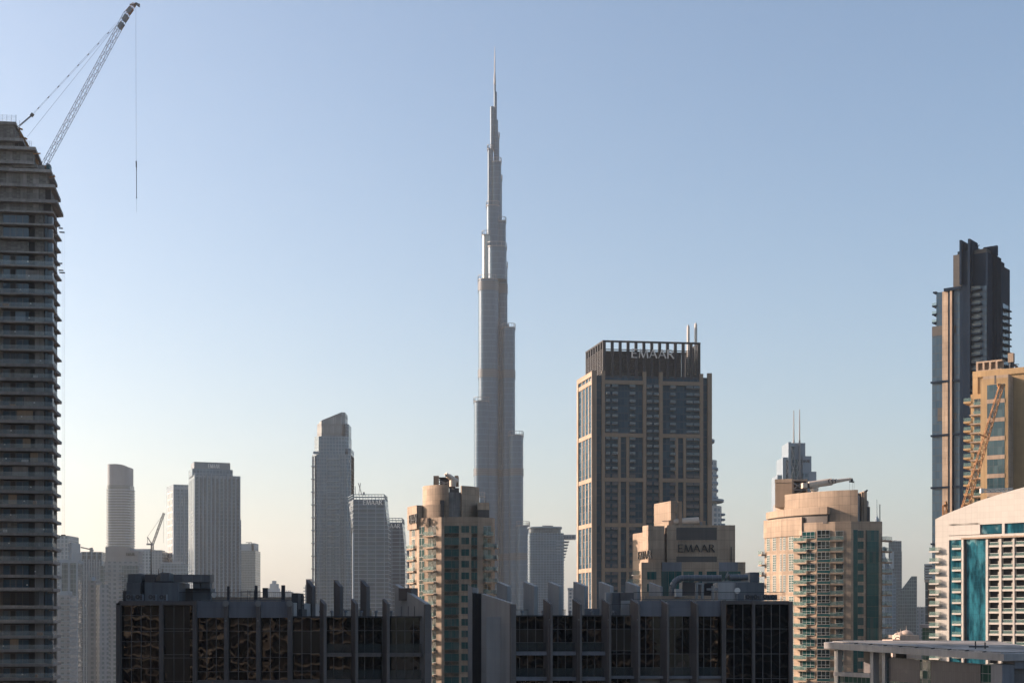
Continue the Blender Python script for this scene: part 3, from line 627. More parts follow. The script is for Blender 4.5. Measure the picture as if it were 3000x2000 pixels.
    def dome(px, r, base, top, fin):
        m = MB(); k = 8; n = 16
        for i in range(k):
            a0, a1 = i/k, (i+1)/k
            r0, r1 = r*math.sqrt(max(0, 1-a0**1.7)), r*math.sqrt(max(0, 1-a1**1.7))
            m.tube((x(px), Y+12, z(base)+(z(top)-z(base))*a0), (x(px), Y+12, z(base)+(z(top)-z(base))*a1), max(r0, .02), max(r1, .02), n)
        m.tube((x(px), Y+12, z(top)-.2), (x(px), Y+12, z(fin)), .22, .05, 6); return m.build('dome', M['palace'], t)
    dome(2675, 3.4, 1858, 1845, 1831); dome(2658, 2.6, 1862, 1850, 1840); dome(2648, 1.8, 1862, 1853, 1847); dome(2690, 1.6, 1864, 1856, 1850)
    MB().box(x(2640), x(2696), Y+2, Y+24, z(1873), z(1860)).build('roof', M['palace'], t)
    m = MB(); f = Fr(x(2630), Y, -15)
    for i in range(12):
        a0, a1 = math.pi*i/12, math.pi*(i+1)/12
        m.hexa([f.p(1.05*math.cos(a1), -1, z(1874)+1.3*math.sin(a1)), f.p(1.05*math.cos(a0), -1, z(1874)+1.3*math.sin(a0)), f.p(1.5*math.cos(a0), -1, z(1874)+1.75*math.sin(a0)), f.p(1.5*math.cos(a1), -1, z(1874)+1.75*math.sin(a1))], [f.p(1.05*math.cos(a1), 1, z(1874)+1.3*math.sin(a1)), f.p(1.05*math.cos(a0), 1, z(1874)+1.3*math.sin(a0)), f.p(1.5*math.cos(a0), 1, z(1874)+1.75*math.sin(a0)), f.p(1.5*math.cos(a1), 1, z(1874)+1.75*math.sin(a1))])
    m.fb(f, -1.5, -1.05, 0, z(1874), -1, 1).fb(f, 1.05, 1.5, 0, z(1874), -1, 1); m.build('gate_arch', M['palace'], t)
    Y = 640; t = bld('striped_block', 'narrow block with white striped balconies beside the white tiled building', 'apartment block', 2722, Y)
    m = MB(); simple_block(m, 2711, 2746, 1656, Y, 24); m.build('wall', M['far_dark'], t)
    o = MB().box(Xp(2708, Y), Xp(2740, Y), Y-1.6, Y+12, Zp(1656, Y), Zp(1651, Y)).build('balcony', M['far_plain'], t); rep(o, [(0, 0, -1.36-i*1.2) for i in range(0, 5)])
    MB().box(Xp(2709, Y), Xp(2732, Y), Y-2, Y+10, Zp(1704, Y), Zp(1698, Y)).build('ledge', M['steel'], t)
    Y = 520; t = bld('black_glass_block', 'low black glass block at the foot of the white balconies', 'building', 2722, Y)
    MB().box(Xp(2703, Y), Xp(2745, Y), Y, Y+20, 0, Zp(1838, Y)).build('wall', M['podium_green'], t); MB().box(Xp(2697, Y), Xp(2725, Y), Y-1, Y+20, Zp(1838, Y), Zp(1828, Y)).build('roof', M['fg_panel'], t)
    Y = 560; t = bld('dark_balcony_block', 'tall dark block with white balcony edges hidden by white tiled building', 'apartment block', 2736, Y)
    MB().box(Xp(2719, Y), Xp(2760, Y), Y, Y+20, 0, Zp(1705, Y)).build('wall', M['inside'], t)
    o = MB().box(Xp(2721, Y), Xp(2745, Y), Y-1.4, Y+6, Zp(1727, Y), Zp(1724, Y)).build('balcony', M['white_plain'], t); rep(o, [(0, 0, -3.2*i) for i in range(1, 9)])
right_far()
for o in sc.objects:                                           # these face the viewer
    if o.parent is None and o.name.split('.')[0] in ('open_crown_tower', 'wedge_top_tower', 'tapered_tower', 'sand_block', 'striped_block', 'black_glass_block', 'dark_balcony_block', 'small_white_block'): o.rotation_euler.z = -math.atan2(o.location.x, o.location.y)

def curvy_white():
    Y = 900; t = bld('curved_balcony_tower', 'white tower with round balconies peeping out right of the bronze tower', 'apartment block', 2095, Y)
    z = lambda p: Zp(p, Y); x = lambda p: Xp(p, Y)
    MB().prism(rounded(x(2078), Y+14, x(2094)-x(2078), 10), 0, z(1300)).build('wall', M['white_cells'], t)
    MB().prism(rounded(x(2080), Y+14, x(2100.5)-x(2080), 11), z(1290), z(1283)).build('roof', M['far_plain'], t)
    MB().prism(rounded(x(2078), Y+12, x(2106)-x(2078), 12), 0, z(1346)).build('wall', M['white_cells'], t)
    o = MB().prism(rounded(x(2078), Y+12, x(2110)-x(2078), 13), z(1374), z(1368)).build('balcony', M['far_plain'], t); rep(o, [(0, 0, -(i*21)*Y/F) for i in range(1, 5)])
    MB().prism(rounded(x(2080), Y+10, x(2125)-x(2080), 16), z(1468), z(1462)).build('canopy', M['far_plain'], t)
    MB().prism(rounded(x(2078), Y+9, x(2118)-x(2078), 14), 0, z(1482)).build('wall', M['white_cells'], t)
    o = MB().prism(rounded(x(2112), Y+5, x(2127)-x(2112), 6), z(1508), z(1503)).build('balcony', M['far_plain'], t); rep(o, [(0, 0, -(i*15)*Y/F) for i in range(1, 6)])
curvy_white()

# ------------------------------------------------------------------ bronze tower with the silver sign
def bronze_tower():
    Y = 677; t = bld('bronze_tower', 'broad dark glass tower with bronze piers, louvred crown and silver sign', 'skyscraper', 1880, Y)
    fr, lf, P = corner4(1690, 1736, 2086, Y, 7.2, 102.7)
    zt = fr.z(1736, 1085); dz = 22*Y/F; U = fr.u(2086); z = lambda p: Zp(p, Y)
    u = lambda c: fr.u(1660+c/2.704)
    inner = [(fr.p(.4, -1.5, 0).x, fr.p(.4, -1.5, 0).y), (fr.p(U-.4, -1.5, 0).x, fr.p(U-.4, -1.5, 0).y), P[2], (P[3][0]+.6, P[3][1])]
    MB().prism(inner, 0, zt-2).build('glazing', M['brown_glass'], t)
    # piers and bands on the front
    for a, b in ((200, 230), (280, 305), (607, 632), (735, 762), (1058, 1083), (1118, 1152)):
        MB().fb(fr, u(a), u(b), 0, zt-(0 if a not in (1058,) else .4), -1.6, 0).build('pier', M['brown'], t)
    bands = [z(1117), z(1272), z(1403), z(1536), z(1668), z(1800), z(1932)]
    for zb in bands:
        for a, b in ((305, 607), (762, 1058)): MB().fb(fr, u(a), u(b), zb-.9, zb+.9, -1.55, -.15).build('spandrel_band', M['brown'], t)
    for a, b in ((410, 430), (475, 497), (862, 885), (927, 948)): MB().fb(fr, u(a), u(b), 0, bands[1]-.9, -1.55, -.3).build('slim_pier', M['brown'], t)
    # balconies: 7 columns, the upper floors one by one
    cols = [(310, 345), (362, 408), (500, 547), (637, 678), (692, 733), (822, 865), (950, 1003), (1008, 1056)]
    fl = [z(1130)-i*dz for i in range(48)]
    for ci, (a, b) in enumerate(cols):
        m = MB(); m.fb(fr, u(a), u(b), fl[0]-.42, fl[0], -1.6, -.15); o = m.build('balcony', M['bal_grey'], t)
        r = MB().fb(fr, u(a)+.05, u(b)-.05, fl[0]+.02, fl[0]+1.15, -.27, -.2).build('railing', M['rail_grey'], o)
        rep(o, [(0, 0, -dz*i) for i in range(1, 12)])
    m = MB()
    for a, b in cols:
        for q in fl[12:]: m.fb(fr, u(a), u(b), q-.42, q, -1.6, -.15).fb(fr, u(a)+.05, u(b)-.05, q+.02, q+1.15, -.27, -.2)
    o = m.build('balcony', M['bal_grey'], t); o['kind'] = 'stuff'
    # small white things standing on some balconies
    rr = random.Random(3)
    for i in range(26):
        a, b = cols[rr.randrange(8)]; q = fl[rr.randrange(30)]; uu = u(a)+rr.random()*(u(b)-u(a)-1.4); MB().fb(fr, uu, uu+.7+rr.random(), q+.01, q+.5+rr.random()*.6, -1.3, -.7).build('stored_box', M['frame_white'], t)
    # left face
    L = (Vector(P[3])-Vector(P[0])).length
    lf = Fr(lf.x, lf.y, lf.ang)
    MB().fb(lf, 0, 2.4, 0, zt, -2, .05).build('pier', M['tan_plain'], t); MB().fb(lf, L-2.2, L-.02, 0, zt, -2, .05).build('pier', M['tan_plain'], t)
    MB().fb(lf, 2.4, L-2.2, zt-2.4, zt, -2, 0).build('roof_parapet', M['tan_plain'], t)
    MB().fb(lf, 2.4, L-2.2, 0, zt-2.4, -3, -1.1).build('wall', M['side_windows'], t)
    for i in range(1, 4): a = 2.4+(L-4.6)*i/4-.55; MB().fb(lf, a, a+1.1, 0, zt-2.4, -1.2, -.35).build('slim_pier', M['tan_plain'], t)
    for zb in bands: MB().fb(lf, 2.4, L-2.2, zb-1, zb+1, -2, -.2).build('spandrel_band', M['tan_plain'], t)
    # crown: open bronze screen round a plant room
    c2, l2, Q = corner4(1716, 1767, 2052, Y+2.2, 7.2, 102.7)
    zc = c2.z(1767, 996); U2 = c2.u(2052); L2 = (Vector(Q[3])-Vector(Q[0])).length
    core = [(c2.p(1.6, -2, 0).x, c2.p(1.6, -2, 0).y), (c2.p(U2-9, -2, 0).x, c2.p(U2-9, -2, 0).y), (c2.p(U2-9, -24, 0).x, c2.p(U2-9, -24, 0).y), (c2.p(1.6, -24, 0).x, c2.p(1.6, -24, 0).y)]
    MB().prism(core, zt-3, zc-4.6).build('plant_room', M['bronze'], t)
    for f, W, nn in ((c2, U2, 12), (l2, L2, 7)):
        for i in range(nn+1):
            a = (W-1.3)*i/nn; MB().fb(f, a, a+1.3, zt-3, zc, -1.3, .1).build('crown_post', M['darksteel'], t)
        o = MB().fb(f, 0, W, zc-.75, zc-.02, -1.2, .18).build('crown_rail', M['darksteel'], t)
        o = MB().fb(f, .1, W-.1, zc-4.4, zc-4.1, -.9, .04).build('louvre', M['bronze'], t); rep(o, [(0, 0, -.95*i) for i in range(1, 15 if f is c2 else 16)])
    for f, W in ((Fr(c2.p(U2, 0, 0).x, c2.p(U2, 0, 0).y, 97.2), 26), (Fr(c2.p(0, -26, 0).x, c2.p(0, -26, 0).y, 7.2), U2)):
        for i in range(8): a = (W-1)*i/7; MB().fb(f, a, a+1, zt-3, zc-.05, -1, 0).build('crown_post', M['darksteel'], t)
        MB().fb(f, 0, W, zc-.8, zc-.06, -1, .08).build('crown_rail', M['darksteel'], t)
    letters(c2, c2.u(1660+512/2.704), zc-8.2, 4.3, c2.u(1660+850/2.704)-c2.u(1660+512/2.704), 'EMAAR', .5, 'sign_lettering', M['sign_silver'], t, .25)
    for px, tp in ((2016.5, 951), (2038.5, 945)):
        x, y = Xp(px, Y+14), Y+14
        MB().tube((x, y, zt), (x, y, Zp(tp+6, Y+14)), 0.75, .68, 14).tube((x, y, Zp(tp+6, Y+14)), (x, y, Zp(tp, Y+14)), .68, .2, 14).build('exhaust_stack', M['white_plain'], t)
    MB().fb(fr, 0, U, zt-5, zt-3, -25, -1.6).build('roof', M['roofing'], t)
bronze_tower()

# ------------------------------------------------------------------ sand towers with teal glass
def loft_centre():
    Y = 416; t = bld('sand_tower', 'round topped sand stone tower with teal glass between the two dark wings', 'apartment tower', 1320, Y)
    S = 2.411; c = lambda a: 1150+a/S; r = lambda b: 1350+b/S; z = lambda b: Zp(r(b), Y)
    right, e = chain(c(345), Y, [(c(602), 0), (c(706), 34), (c(722), 78)])
    f0, f1, f2 = right
    def back(px, ang, length_px):     # facet that ends at column px on its right and starts at length_px
        pass
    a0 = Fr(f0.x, f0.y, -37); l1 = a0.p(a0.u(c(186)), 0, 0); fl1 = Fr(l1.x, l1.y, -37); U1 = (Vector((f0.x, f0.y, 0))-Vector((l1.x, l1.y, 0))).length
    b0 = Fr(l1.x, l1.y, -66); l2 = b0.p(b0.u(c(118)), 0, 0); fl2 = Fr(l2.x, l2.y, -66); U2 = (Vector((l1.x, l1.y, 0))-Vector((l2.x, l2.y, 0))).length
    plan = [(l2.x, l2.y), (l1.x, l1.y), (f0.x, f0.y), (f1.x, f1.y), (f2.x, f2.y), e, (e[0]-2, e[1]+14), (l2.x+6, l2.y+14)]
    MB().prism(plan, 0, z(395)).build('wall', M['tan'], t)
    dz = 82*Y/F/S; fl = [z(455)-i*dz for i in range(23)]      # window heads
    def win(f, u0, u1, h0, h1, mat, name='window', n=.05, cnt=23, frame=True):
        o = MB().fb(f, u0, u1, fl[0]-h1, fl[0]-h0, -.3, n).build(name, mat, t)
        if frame: MB().fb(f, u0, u1, fl[0]-h0-.08, fl[0]-h0, n, n+.07).fb(f, u0, u1, fl[0]-h1, fl[0]-h1+.1, n, n+.07).fb(f, (u0+u1)/2-.04, (u0+u1)/2+.04, fl[0]-h1, fl[0]-h0, n, n+.06).build('window_frame', M['frame_white'] if f is not f0 else M['mull'], o)
        rep(o, [(0, 0, -dz*i) for i in range(1, cnt)])
    u = lambda a: f0.u(c(a))
    win(f0, u(366), u(469), .02, 2.3, M['teal']); win(f0, u(366), u(469), 2.32, 3.38, M['teal_band'], 'spandrel', .0, 23, False)
    win(f0, u(486), u(541), .05, 2.1, M['teal'])
    win(f0, u(556), u(598), .02, 2.3, M['teal']); win(f0, u(556), u(598), 2.32, 3.38, M['teal_band'], 'spandrel', .0, 23, False)
    v = lambda a: fl1.u(c(a))
    win(fl1, v(190), v(224), .02, 2.3, M['teal']); win(fl1, v(190), v(224), 2.32, 3.38, M['teal_band'], 'spandrel', .0, 23, False)
    win(fl1, v(252), v(308), .05, 2.75, M['teal_dark'], 'balcony_door', .02)
    def balc(f, u0, u1, out, cnt=23, first=0):
        zz = fl[first]-2.85; o = MB().fb(f, u0, u1, zz-.42, zz, 0, out).build('balcony', M['tan_plain'], t)
        MB().fb(f, u0+.05, u1-.05, zz+.02, zz+1.1, out-.1, out-.05).fb(f, u0+.02, u0+.07, zz+.02, zz+1.1, .05, out-.1).build('railing', M['rail'], o)
        rep(o, [(0, 0, -dz*i) for i in range(1, cnt)])
        rr = random.Random(int(abs(u0)*97) % 91+cnt)
        for i in range(cnt):
            if rr.random() < .55: q = u0+.3+rr.random()*max(.2, u1-u0-1.4); MB().fb(f, q, q+.4+rr.random()*.5, zz-dz*i+.02, zz-dz*i+.45+rr.random()*.5, .2, .7).build('balcony_furniture', M[rr.choice(['frame_white', 'darksteel', 'tan_plain', 'fg_panel'])], t)
    balc(fl1, v(238), v(312), 1.5)
    wv = lambda a: fl2.u(c(a))
    balc(fl2, .1, wv(166), .9, 20, 1); win(fl2, wv(136), wv(158), .05, 2.75, M['teal_dark'], 'balcony_door', .02)
    x = lambda a: f1.u(c(a))
    win(f1, x(642), x(694), .05, 2.75, M['teal_dark'], 'balcony_door', .02); balc(f1, x(640), x(699), 1.3)
    U5 = math.hypot(e[0]-f2.x, e[1]-f2.y); balc(f2, .8, min(U5-.3, 6), 1.2, 21, 1)
    # parapet facets, ledge and drum
    MB().fb(fl1, v(238), v(262), z(460), z(396), -.2, .35).build('wall', M['tan_plain'], t)
    cx, cy = Xp(c(400), Y), Y+11.5
    def arc(px0, px1, ra, rb, off=0):
        A = math.atan2; P = []
        return P
    R0 = (Xp(c(606), Y)-Xp(c(196), Y))/2; cx = (Xp(c(606), Y)+Xp(c(196), Y))/2
    def ring(rad, a0, a1, n, rx=1.): return [(cx+rad*math.cos(R(a0+(a1-a0)*i/n)), cy+rad*rx*math.sin(R(a0+(a1-a0)*i/n))) for i in range(n+1)]
    zc = z(158); zb = z(395)
    def shell(a0, a1, rad, z0, z1, th=.7, mat='tan', name='crown_wall', n=18):
        m = MB(); o, i = ring(rad, a0, a1, n), ring(rad-th, a0, a1, n); m.prism(o+list(reversed(i)), z0, z1); return m.build(name, M[mat], t)
    shell(-180, -92, R0, zb-.2, zc); shell(-66, 0, R0, zb-.2, zc-.3); shell(0, 180, R0, zb-.2, zc-1.2)
    shell(-91.9, -66.1, R0-1.9, zb-.2, zc-.8, .5, 'louvre', 'louvre_panel', 6)
    MB().prism(ring(R0-.9, 0, 340, 34), zb, zc-2.2).build('roof', M['roofing'], t)
    shell(-178, -105, R0+1.5, zb-.1, z(300), 1.1, 'tan', 'ledge'); MB().fb(f0, u(332), u(360), z(393), z(272), -4, -1.9).build('wall', M['louvre'], t)
    MB().fb(f0, u(598), u(680), z(338), z(287), -9, -3).build('side_block', M['tan'], t); MB().fb(f0, u(600), u(681), z(395), z(339), -9, -3.1).build('side_louvre', M['louvre'], t)
    m = MB(); x0 = Xp(c(110), Y+12); letters(Fr(l2.x+1.0, l2.y-2, -70), .4, z(428), 2.6, 8.5, 'EMAAR', .3, 'sign_lettering', M['sign_dark'], t, .8)
    # sign wall at the left and the penthouse frame
    MB().fb(fl2, .2, U2, z(470), z(302), -1, .7).build('crown_wall', M['tan'], t)
    y2 = Y+9
    B = lambda a, b, tp, bt, y0, y1, nm, mat: MB().box(Xp(c(a), Y), Xp(c(b), Y), y0, y1, z(bt), z(tp)).build(nm, M[mat], t)
    B(277, 303, 82, 165, y2, y2+8, 'penthouse', 'tan'); B(303, 316, 82, 165, y2-.3, y2+.6, 'penthouse_pier', 'tan_plain')
    B(430, 455, 80, 150, y2, y2+6, 'penthouse_pier', 'tan_plain'); B(316, 430, 96, 160, y2+6, y2+6.4, 'penthouse_screen', 'louvre'); B(316, 440, 92, 99, y2, y2+5, 'penthouse_roof', 'darksteel')
    m = MB(); m.bar((Xp(c(318), Y), y2-.2, z(158)), (Xp(c(400), Y), y2-.2, z(118)), .3).bar((Xp(c(318), Y), y2-.2, z(115)), (Xp(c(405), Y), y2-.2, z(150)), .3).bar((Xp(c(318), Y), y2-.2, z(135)), (Xp(c(400), Y), y2-.2, z(132)), .25); m.build('brace', M['steel'], t)
    k = thing('roof_crane', 'folded cream cleaning crane on the round topped sand tower', 'crane', (Xp(c(420), Y), Y+7, zc))
    MB().tube((Xp(c(418), Y), Y+7, zc-.3), (Xp(c(418), Y), Y+7, z(118)), 1.0).build('pedestal', M['cream_paint'], k)
    MB().tube((Xp(c(440), Y), Y+8, z(128)), (Xp(c(385), Y), Y+6, z(88)), 1.0, .75).tube((Xp(c(405), Y), Y+6.4, z(102)), (Xp(c(370), Y), Y+5, z(78)), .7, .5).build('boom', M['cream_paint'], k)
    MB().bar((Xp(c(371), Y), Y+5, z(79)), (Xp(c(374), Y), Y+5, z(98)), .5).build('boom_head', M['darksteel'], k)
loft_centre()

def loft_sign():
    Y = 400; t = bld('sign_tower', 'sand tower top with big black sign rising behind the right dark wing', 'apartment tower', 2020, Y)
    S = 4.238; c = lambda a: 1800+a/S; z = lambda b: Zp(1430+b/S, Y); f = fat(c(420), Y, 0); u = lambda a: f.u(c(a))
    B = lambda a, b, tp, bt, n0, n1, nm, mat, g=f: MB().fb(g, u(a), u(b), (0 if bt is None else z(bt)), z(tp), n0, n1).build(nm, M[mat] if isinstance(mat, str) else mat, t)
    # lit left face, running back from the front block
    lf = fat(c(420), Y, 106); L = lf.u(c(228)); q = lf.p(L, 0, 0); sf = Fr(q.x, q.y, 106-180)
    MB().fb(sf, 0, L-.05, 0, z(535), -1.2, 0).build('side_wall', M['tan_big'], t)
    MB().fb(sf, L*.64, L-.05, z(535), z(455), -1.2, 0.01).build('side_wall', M['tan_big'], t)
    MB().fb(sf, L*.26, L-.02, z(700)+1.2, z(535)-1.2, -.2, .06).build('louvre_panel', wall('sand_louvres', (.34, .25, .17), 30, .4, .6, .14, .05, .6, .1), t)
    letters(sf, L*.4, z(872), 2.3, L*.86, 'EMAAR', .3, 'sign_lettering', M['sign_dark'], t, .03)
    # front
    B(420, 622, 465, None, -6, 0, 'wall', 'tan_big'); B(653, 1500, 455, None, -10, -.05, 'wall', 'tan_big'); B(622, 653, 560, 915, -9, -2.2, 'wall', 'tan_plain')
    B(770, 1270, 485, 640, -1, .06, 'louvre_panel', 'louvre'); B(770, 1270, 843, 912, -1, .06, 'louvre_panel', 'louvre')
    B(768, 1272, 641, 652, -1, .12, 'trim', 'tan_plain')
    letters(f, u(790), z(790), (790-695)*Y/F/S, u(1245)-u(790), 'EMAAR', .35, 'sign_lettering', M['sign_dark'], t, .06)
    fb_ = Fr(f.p(0, 1.4, 0).x, f.p(0, 1.4, 0).y, 0)
    B(330, 575, 920, None, -9, 1.4, 'wall', 'tan_big'); B(585, 1620, 915, None, -9, 1.0, 'wall', 'tan_big')
    g = Fr(f.x, f.y, 0)
    for a, b, t0, t1, mt in ((400, 515, 1035, 1130, 'teal'), (400, 515, 1185, 1280, 'teal'), (400, 515, 1335, 1430, 'teal')): B(a, b, t0, t1, 0, 1.46, 'window', mt)
    B(585, 830, 917, 1028, 0, 1.05, 'fascia', 'fg_panel'); B(1290, 1525, 917, 1028, 0, 1.05, 'fascia', 'fg_panel')
    for a, b in ((578, 662), (666, 740), (744, 828)): B(a, b, 1030, 1500, 0, 1.06, 'window', 'teal')
    for a, b in ((850, 980), (1040, 1085), (1140, 1262), (1292, 1400), (1404, 1560)): B(a, b, 1030, 1180, 0, 1.07, 'window', 'teal')
    # slab penthouse with its open steel bay and the folded crane
    h = fat(c(700), Y+4, 0); hl = fat(c(700), Y+4, 108); Lh = hl.u(c(492)); qq = hl.p(Lh, 0, 0); hs = Fr(qq.x, qq.y, -72)
    ztop = Zp(1430+155/S, Y+4)
    MB().fb(hs, 0, Lh, z(460), ztop, -1.5, 0).build('penthouse', M['tan_big'], t)
    MB().fb(h, 0, h.u(c(735)), z(460), ztop, -1.5, .02).build('penthouse', M['tan_big'], t)
    MB().fb(h, h.u(c(797)), h.u(c(840)), z(460), ztop-.1, -2.5, .02).build('penthouse_pier', M['tan_plain'], t)
    MB().fb(h, h.u(c(735)), h.u(c(797)), z(460), ztop-3, -6, -5.6).build('penthouse_screen', M['louvre'], t)
    m = MB(); m.bar(h.p(h.u(c(738)), -1, z(240)), h.p(h.u(c(800)), -1, z(175)), .35).bar(h.p(h.u(c(738)), -1, z(300)), h.p(h.u(c(795)), -1, z(380)), .3).bar(h.p(h.u(c(738)), -1, z(160)), h.p(h.u(c(800)), -1, z(160)), .35).bar(h.p(h.u(c(738)), -1, z(380)), h.p(h.u(c(797)), -1, z(300)), .3); m.build('brace', M['steel'], t)
    MB().fb(h, h.u(c(1070)), h.u(c(1145)), z(460), z(384), -4, -2).build('plinth', M['tan_plain'], t); MB().fb(h, h.u(c(668)), h.u(c(712)), z(460), z(385), -1, .8).build('plinth', M['tan_plain'], t)
    k = thing('roof_crane', 'cleaning crane lying flat on the roof above the big black sign', 'crane', (Xp(c(880), Y+5), Y+5, z(455)))
    y = Y+5; X = lambda a: Xp(c(a), y)
    MB().bar((X(592), y, z(390)), (X(740), y, z(388)), .25).tube((X(720), y, z(402)), (X(1048), y, z(390)), .95, 1.15, 12).build('boom', M['cream_paint'], k)
    m = MB(); m.tube((X(900), y+.5, z(452)), (X(900), y+.5, z(412)), .9).box(X(840), X(985), y-.6, y+1.4, z(450), z(425)); m.bar((X(1050), y, z(395)), (X(1095), y, z(450)), .45).bar((X(1085), y, z(400)), (X(1068), y, z(450)), .35).bar((X(720), y, z(430)), (X(840), y, z(408)), .3); m.build('pedestal', M['steel'], k)
    MB().fb(f, u(653)+.6, u(1500)-.6, z(470), z(466), -9.5, -.7).build('roof', M['roofing'], t)
    m = MB().bar(f.p(u(1447), .4, z(925)), f.p(u(1447), .4, z(725)), .22); m.build('lightning_rod', M['darksteel'], t)
    # lit glass balconies at the lower left
    bl = Fr(f.p(u(335), -1, 0).x, f.p(u(335), -1, 0).y, 0)
    o = MB().fb(f, u(232), u(330), z(1075), z(1070), -6, -1).build('balcony', M['frame_white'], t); MB().fb(f, u(232), u(330), z(1070)+.02, z(1070)+1.1, -1.1, -1.02).build('railing', M['rail'], o)
    o = MB().fb(f, u(162), u(330), z(1190), z(1180), -6, 0).build('balcony', M['frame_white'], t); MB().fb(f, u(162), u(330), z(1180)+.02, z(1180)+1.2, -.1, -.02).build('railing', M['rail'], o); rep(o, [(0, 0, -3.4)])
loft_sign()

def loft_right():
    Y = 445; t = bld('curved_sand_tower', 'wide sand tower with curved sunlit front, teal glass and a roof crane', 'apartment tower', 2410, Y)
    S = 4.6105; c = lambda a: 2220+a/S; z = lambda b: Zp(1380+b/S, Y)
    f0 = fat(c(1258), Y, 0)
    # facets from the front corner back to the left
    def leftward(x, y, px, ang):
        g = Fr(x, y, ang); q = g.p(g.u(px), 0, 0); return Fr(q.x, q.y, ang), (Vector((x, y, 0))-q.to_3d().xyz if False else math.hypot(x-q.x, y-q.y))
    FS = []; x, y = f0.x, f0.y
    for px, ang in ((c(1045), -18), (c(790), -32), (c(595), -44), (c(330), -56), (c(92), -68)):
        g, L = leftward(x, y, px, ang); FS.append((g, L)); x, y = g.x, g.y
    (fA, LA), (fB, LB), (fC, LC), (fD, LD), (fE, LE) = FS
    right, e = chain(c(1258), Y, [(c(1664), 3), (c(1682), 52)]); fr_, fs_ = right
    plan = [(fE.x, fE.y), (fD.x, fD.y), (fC.x, fC.y), (fB.x, fB.y), (fA.x, fA.y), (f0.x, f0.y), (fs_.x, fs_.y), e, (e[0]-4, e[1]+16), (fE.x+14, fE.y+10)]
    zp = z(674); MB().prism(plan, 0, zp).build('wall', M['tan'], t)
    dz = 147*Y/F/S; fl = [z(795)-i*dz for i in range(23)]
    # raised parapet over the left facets
    for g, L in ((fE, LE), (fD, LD)): MB().fb(g, 0, L+.3, zp-4, zp+1.9, -1, .35).build('roof_parapet', M['tan'], t)
    def col(f, u0, u1, zt, zb, mat, name='window', n=.04, cnt=1, step=dz, bars=True):
        o = MB().fb(f, u0, u1, zb, zt, -.3, n).build(name, M[mat], t)
        if bars:
            m = MB(); k = max(1, int((u1-u0)/1.3))
            for i in range(k+1): a = u0+(u1-u0-.08)*i/k; m.fb(f, a, a+.08, zb, zt, n, n+.06)
            for q in (zt-.1, zb+.02, zb+(zt-zb)*.35): m.fb(f, u0, u1, q, q+.08, n, n+.08)
            m.build('window_frame', M['frame_white'], o)
        rep(o, [(0, 0, -step*i) for i in range(1, cnt)])
    def balc(f, u0, u1, out, first=0, cnt=22):
        zz = fl[first]-3.0; o = MB().fb(f, u0, u1, zz-.5, zz, -.4, out).build('balcony', M['tan_plain'], t)
        MB().fb(f, u0+.04, u1-.04, zz+.02, zz+1.12, out-.1, out-.05).fb(f, u0+.02, u0+.07, zz+.02, zz+1.12, .05, out-.1).build('railing', M['rail'], o)
        rep(o, [(0, 0, -dz*i) for i in range(1, cnt)])
        rr = random.Random(int(u0*97) % 91+cnt)
        for i in range(cnt):
            if rr.random() < .55: q = u0+.3+rr.random()*max(.2, u1-u0-1.6); MB().fb(f, q, q+.5+rr.random()*.6, zz-dz*i+.02, zz-dz*i+.45+rr.random()*.5, .2, .8).build('balcony_furniture', M[rr.choice(['frame_white', 'darksteel', 'tan_plain', 'fg_panel'])], t)
    # tall two storey window strips in the lit curve
    for f, a, b in ((fE, 125, 164), (fE, 205, 248), (fE, 303, 324), (fD, 345, 378), (fD, 420, 488)):
        ua, ub = f.u(c(a)), f.u(c(b)); h = dz*1.58
        o = MB().fb(f, ua, ub, fl[0]-h, fl[0]-.05, -.3, .04).build('window', M['teal'], t); m = MB()
        for i in range(8): q = fl[0]-h*i/7; m.fb(f, ua, ub, q-.1, q, .04, .12)
        for i in range(3): q = ua+(ub-ua-.1)*i/2; m.fb(f, q, q+.1, fl[0]-h, fl[0]-.05, .04, .1)
        m.build('window_frame', M['frame_white'], o); rep(o, [(0, 0, -dz*2*i) for i in range(1, 11)])
    uC = lambda a: fC.u(c(a)); uB = lambda a: fB.u(c(a)); uA = lambda a: fA.u(c(a)); u0 = lambda a: fr_.u(c(a))
    col(fC, uC(592)-.6, uC(592)+LC*.2, fl[0]-.1, fl[0]-2.9, 'teal_dark', 'balcony_door', .03, 22)
    col(fB, uB(600), uB(772), fl[0]-.1, fl[0]-2.3, 'teal', 'window', .04, 22)
    balc(fC, -2.0, LC*.55, 1.9); balc(fD, LD*.74, LD+1.2, 1.6)
    ub0, ub1 = fA.u(c(802)), fA.u(c(975))
    col(fA, ub0, ub1, fl[0]+.2, fl[0]-2.2, 'teal_dark', 'window', .04, 22); col(fA, ub0, ub1, fl[0]-2.25, fl[0]-3.05, 'teal_band', 'spandrel', .02, 22, dz, False)
    fG = f0; gA = Fr(f0.x, f0.y, -18)
    col(fA, fA.u(c(1052)), fA.u(c(1155)), fl[0]-.1, fl[0]-2.8, 'teal_dark', 'balcony_door', .03, 22); balc(fA, fA.u(c(985)), fA.u(c(1165)), 1.5)
    o = MB().fb(fr_, u0(1290), u0(1350), 0, z(788), -.3, .03).build('glazing', M['teal'], t)
    col(fr_, u0(1352), u0(1430), fl[0]-.1, fl[0]-2.4, 'teal', 'window', .035, 22, dz, False)
    MB().fb(fr_, u0(1458), u0(1470), 0, z(790), -.3, .05).build('dark_slot', M['inside'], t)
    col(fr_, u0(1472), u0(1634), fl[0]+.02, fl[0]-dz+.06, 'teal', 'glazing', .04, 22, dz, False)
    balc(fs_, .5, 5, 1.6, 0, 22); g2 = Fr(fE.x+.2, fE.y-.2, -75); balc(Fr(fE.x, fE.y, -68), -1.5, .5, 1.5, 1, 18)
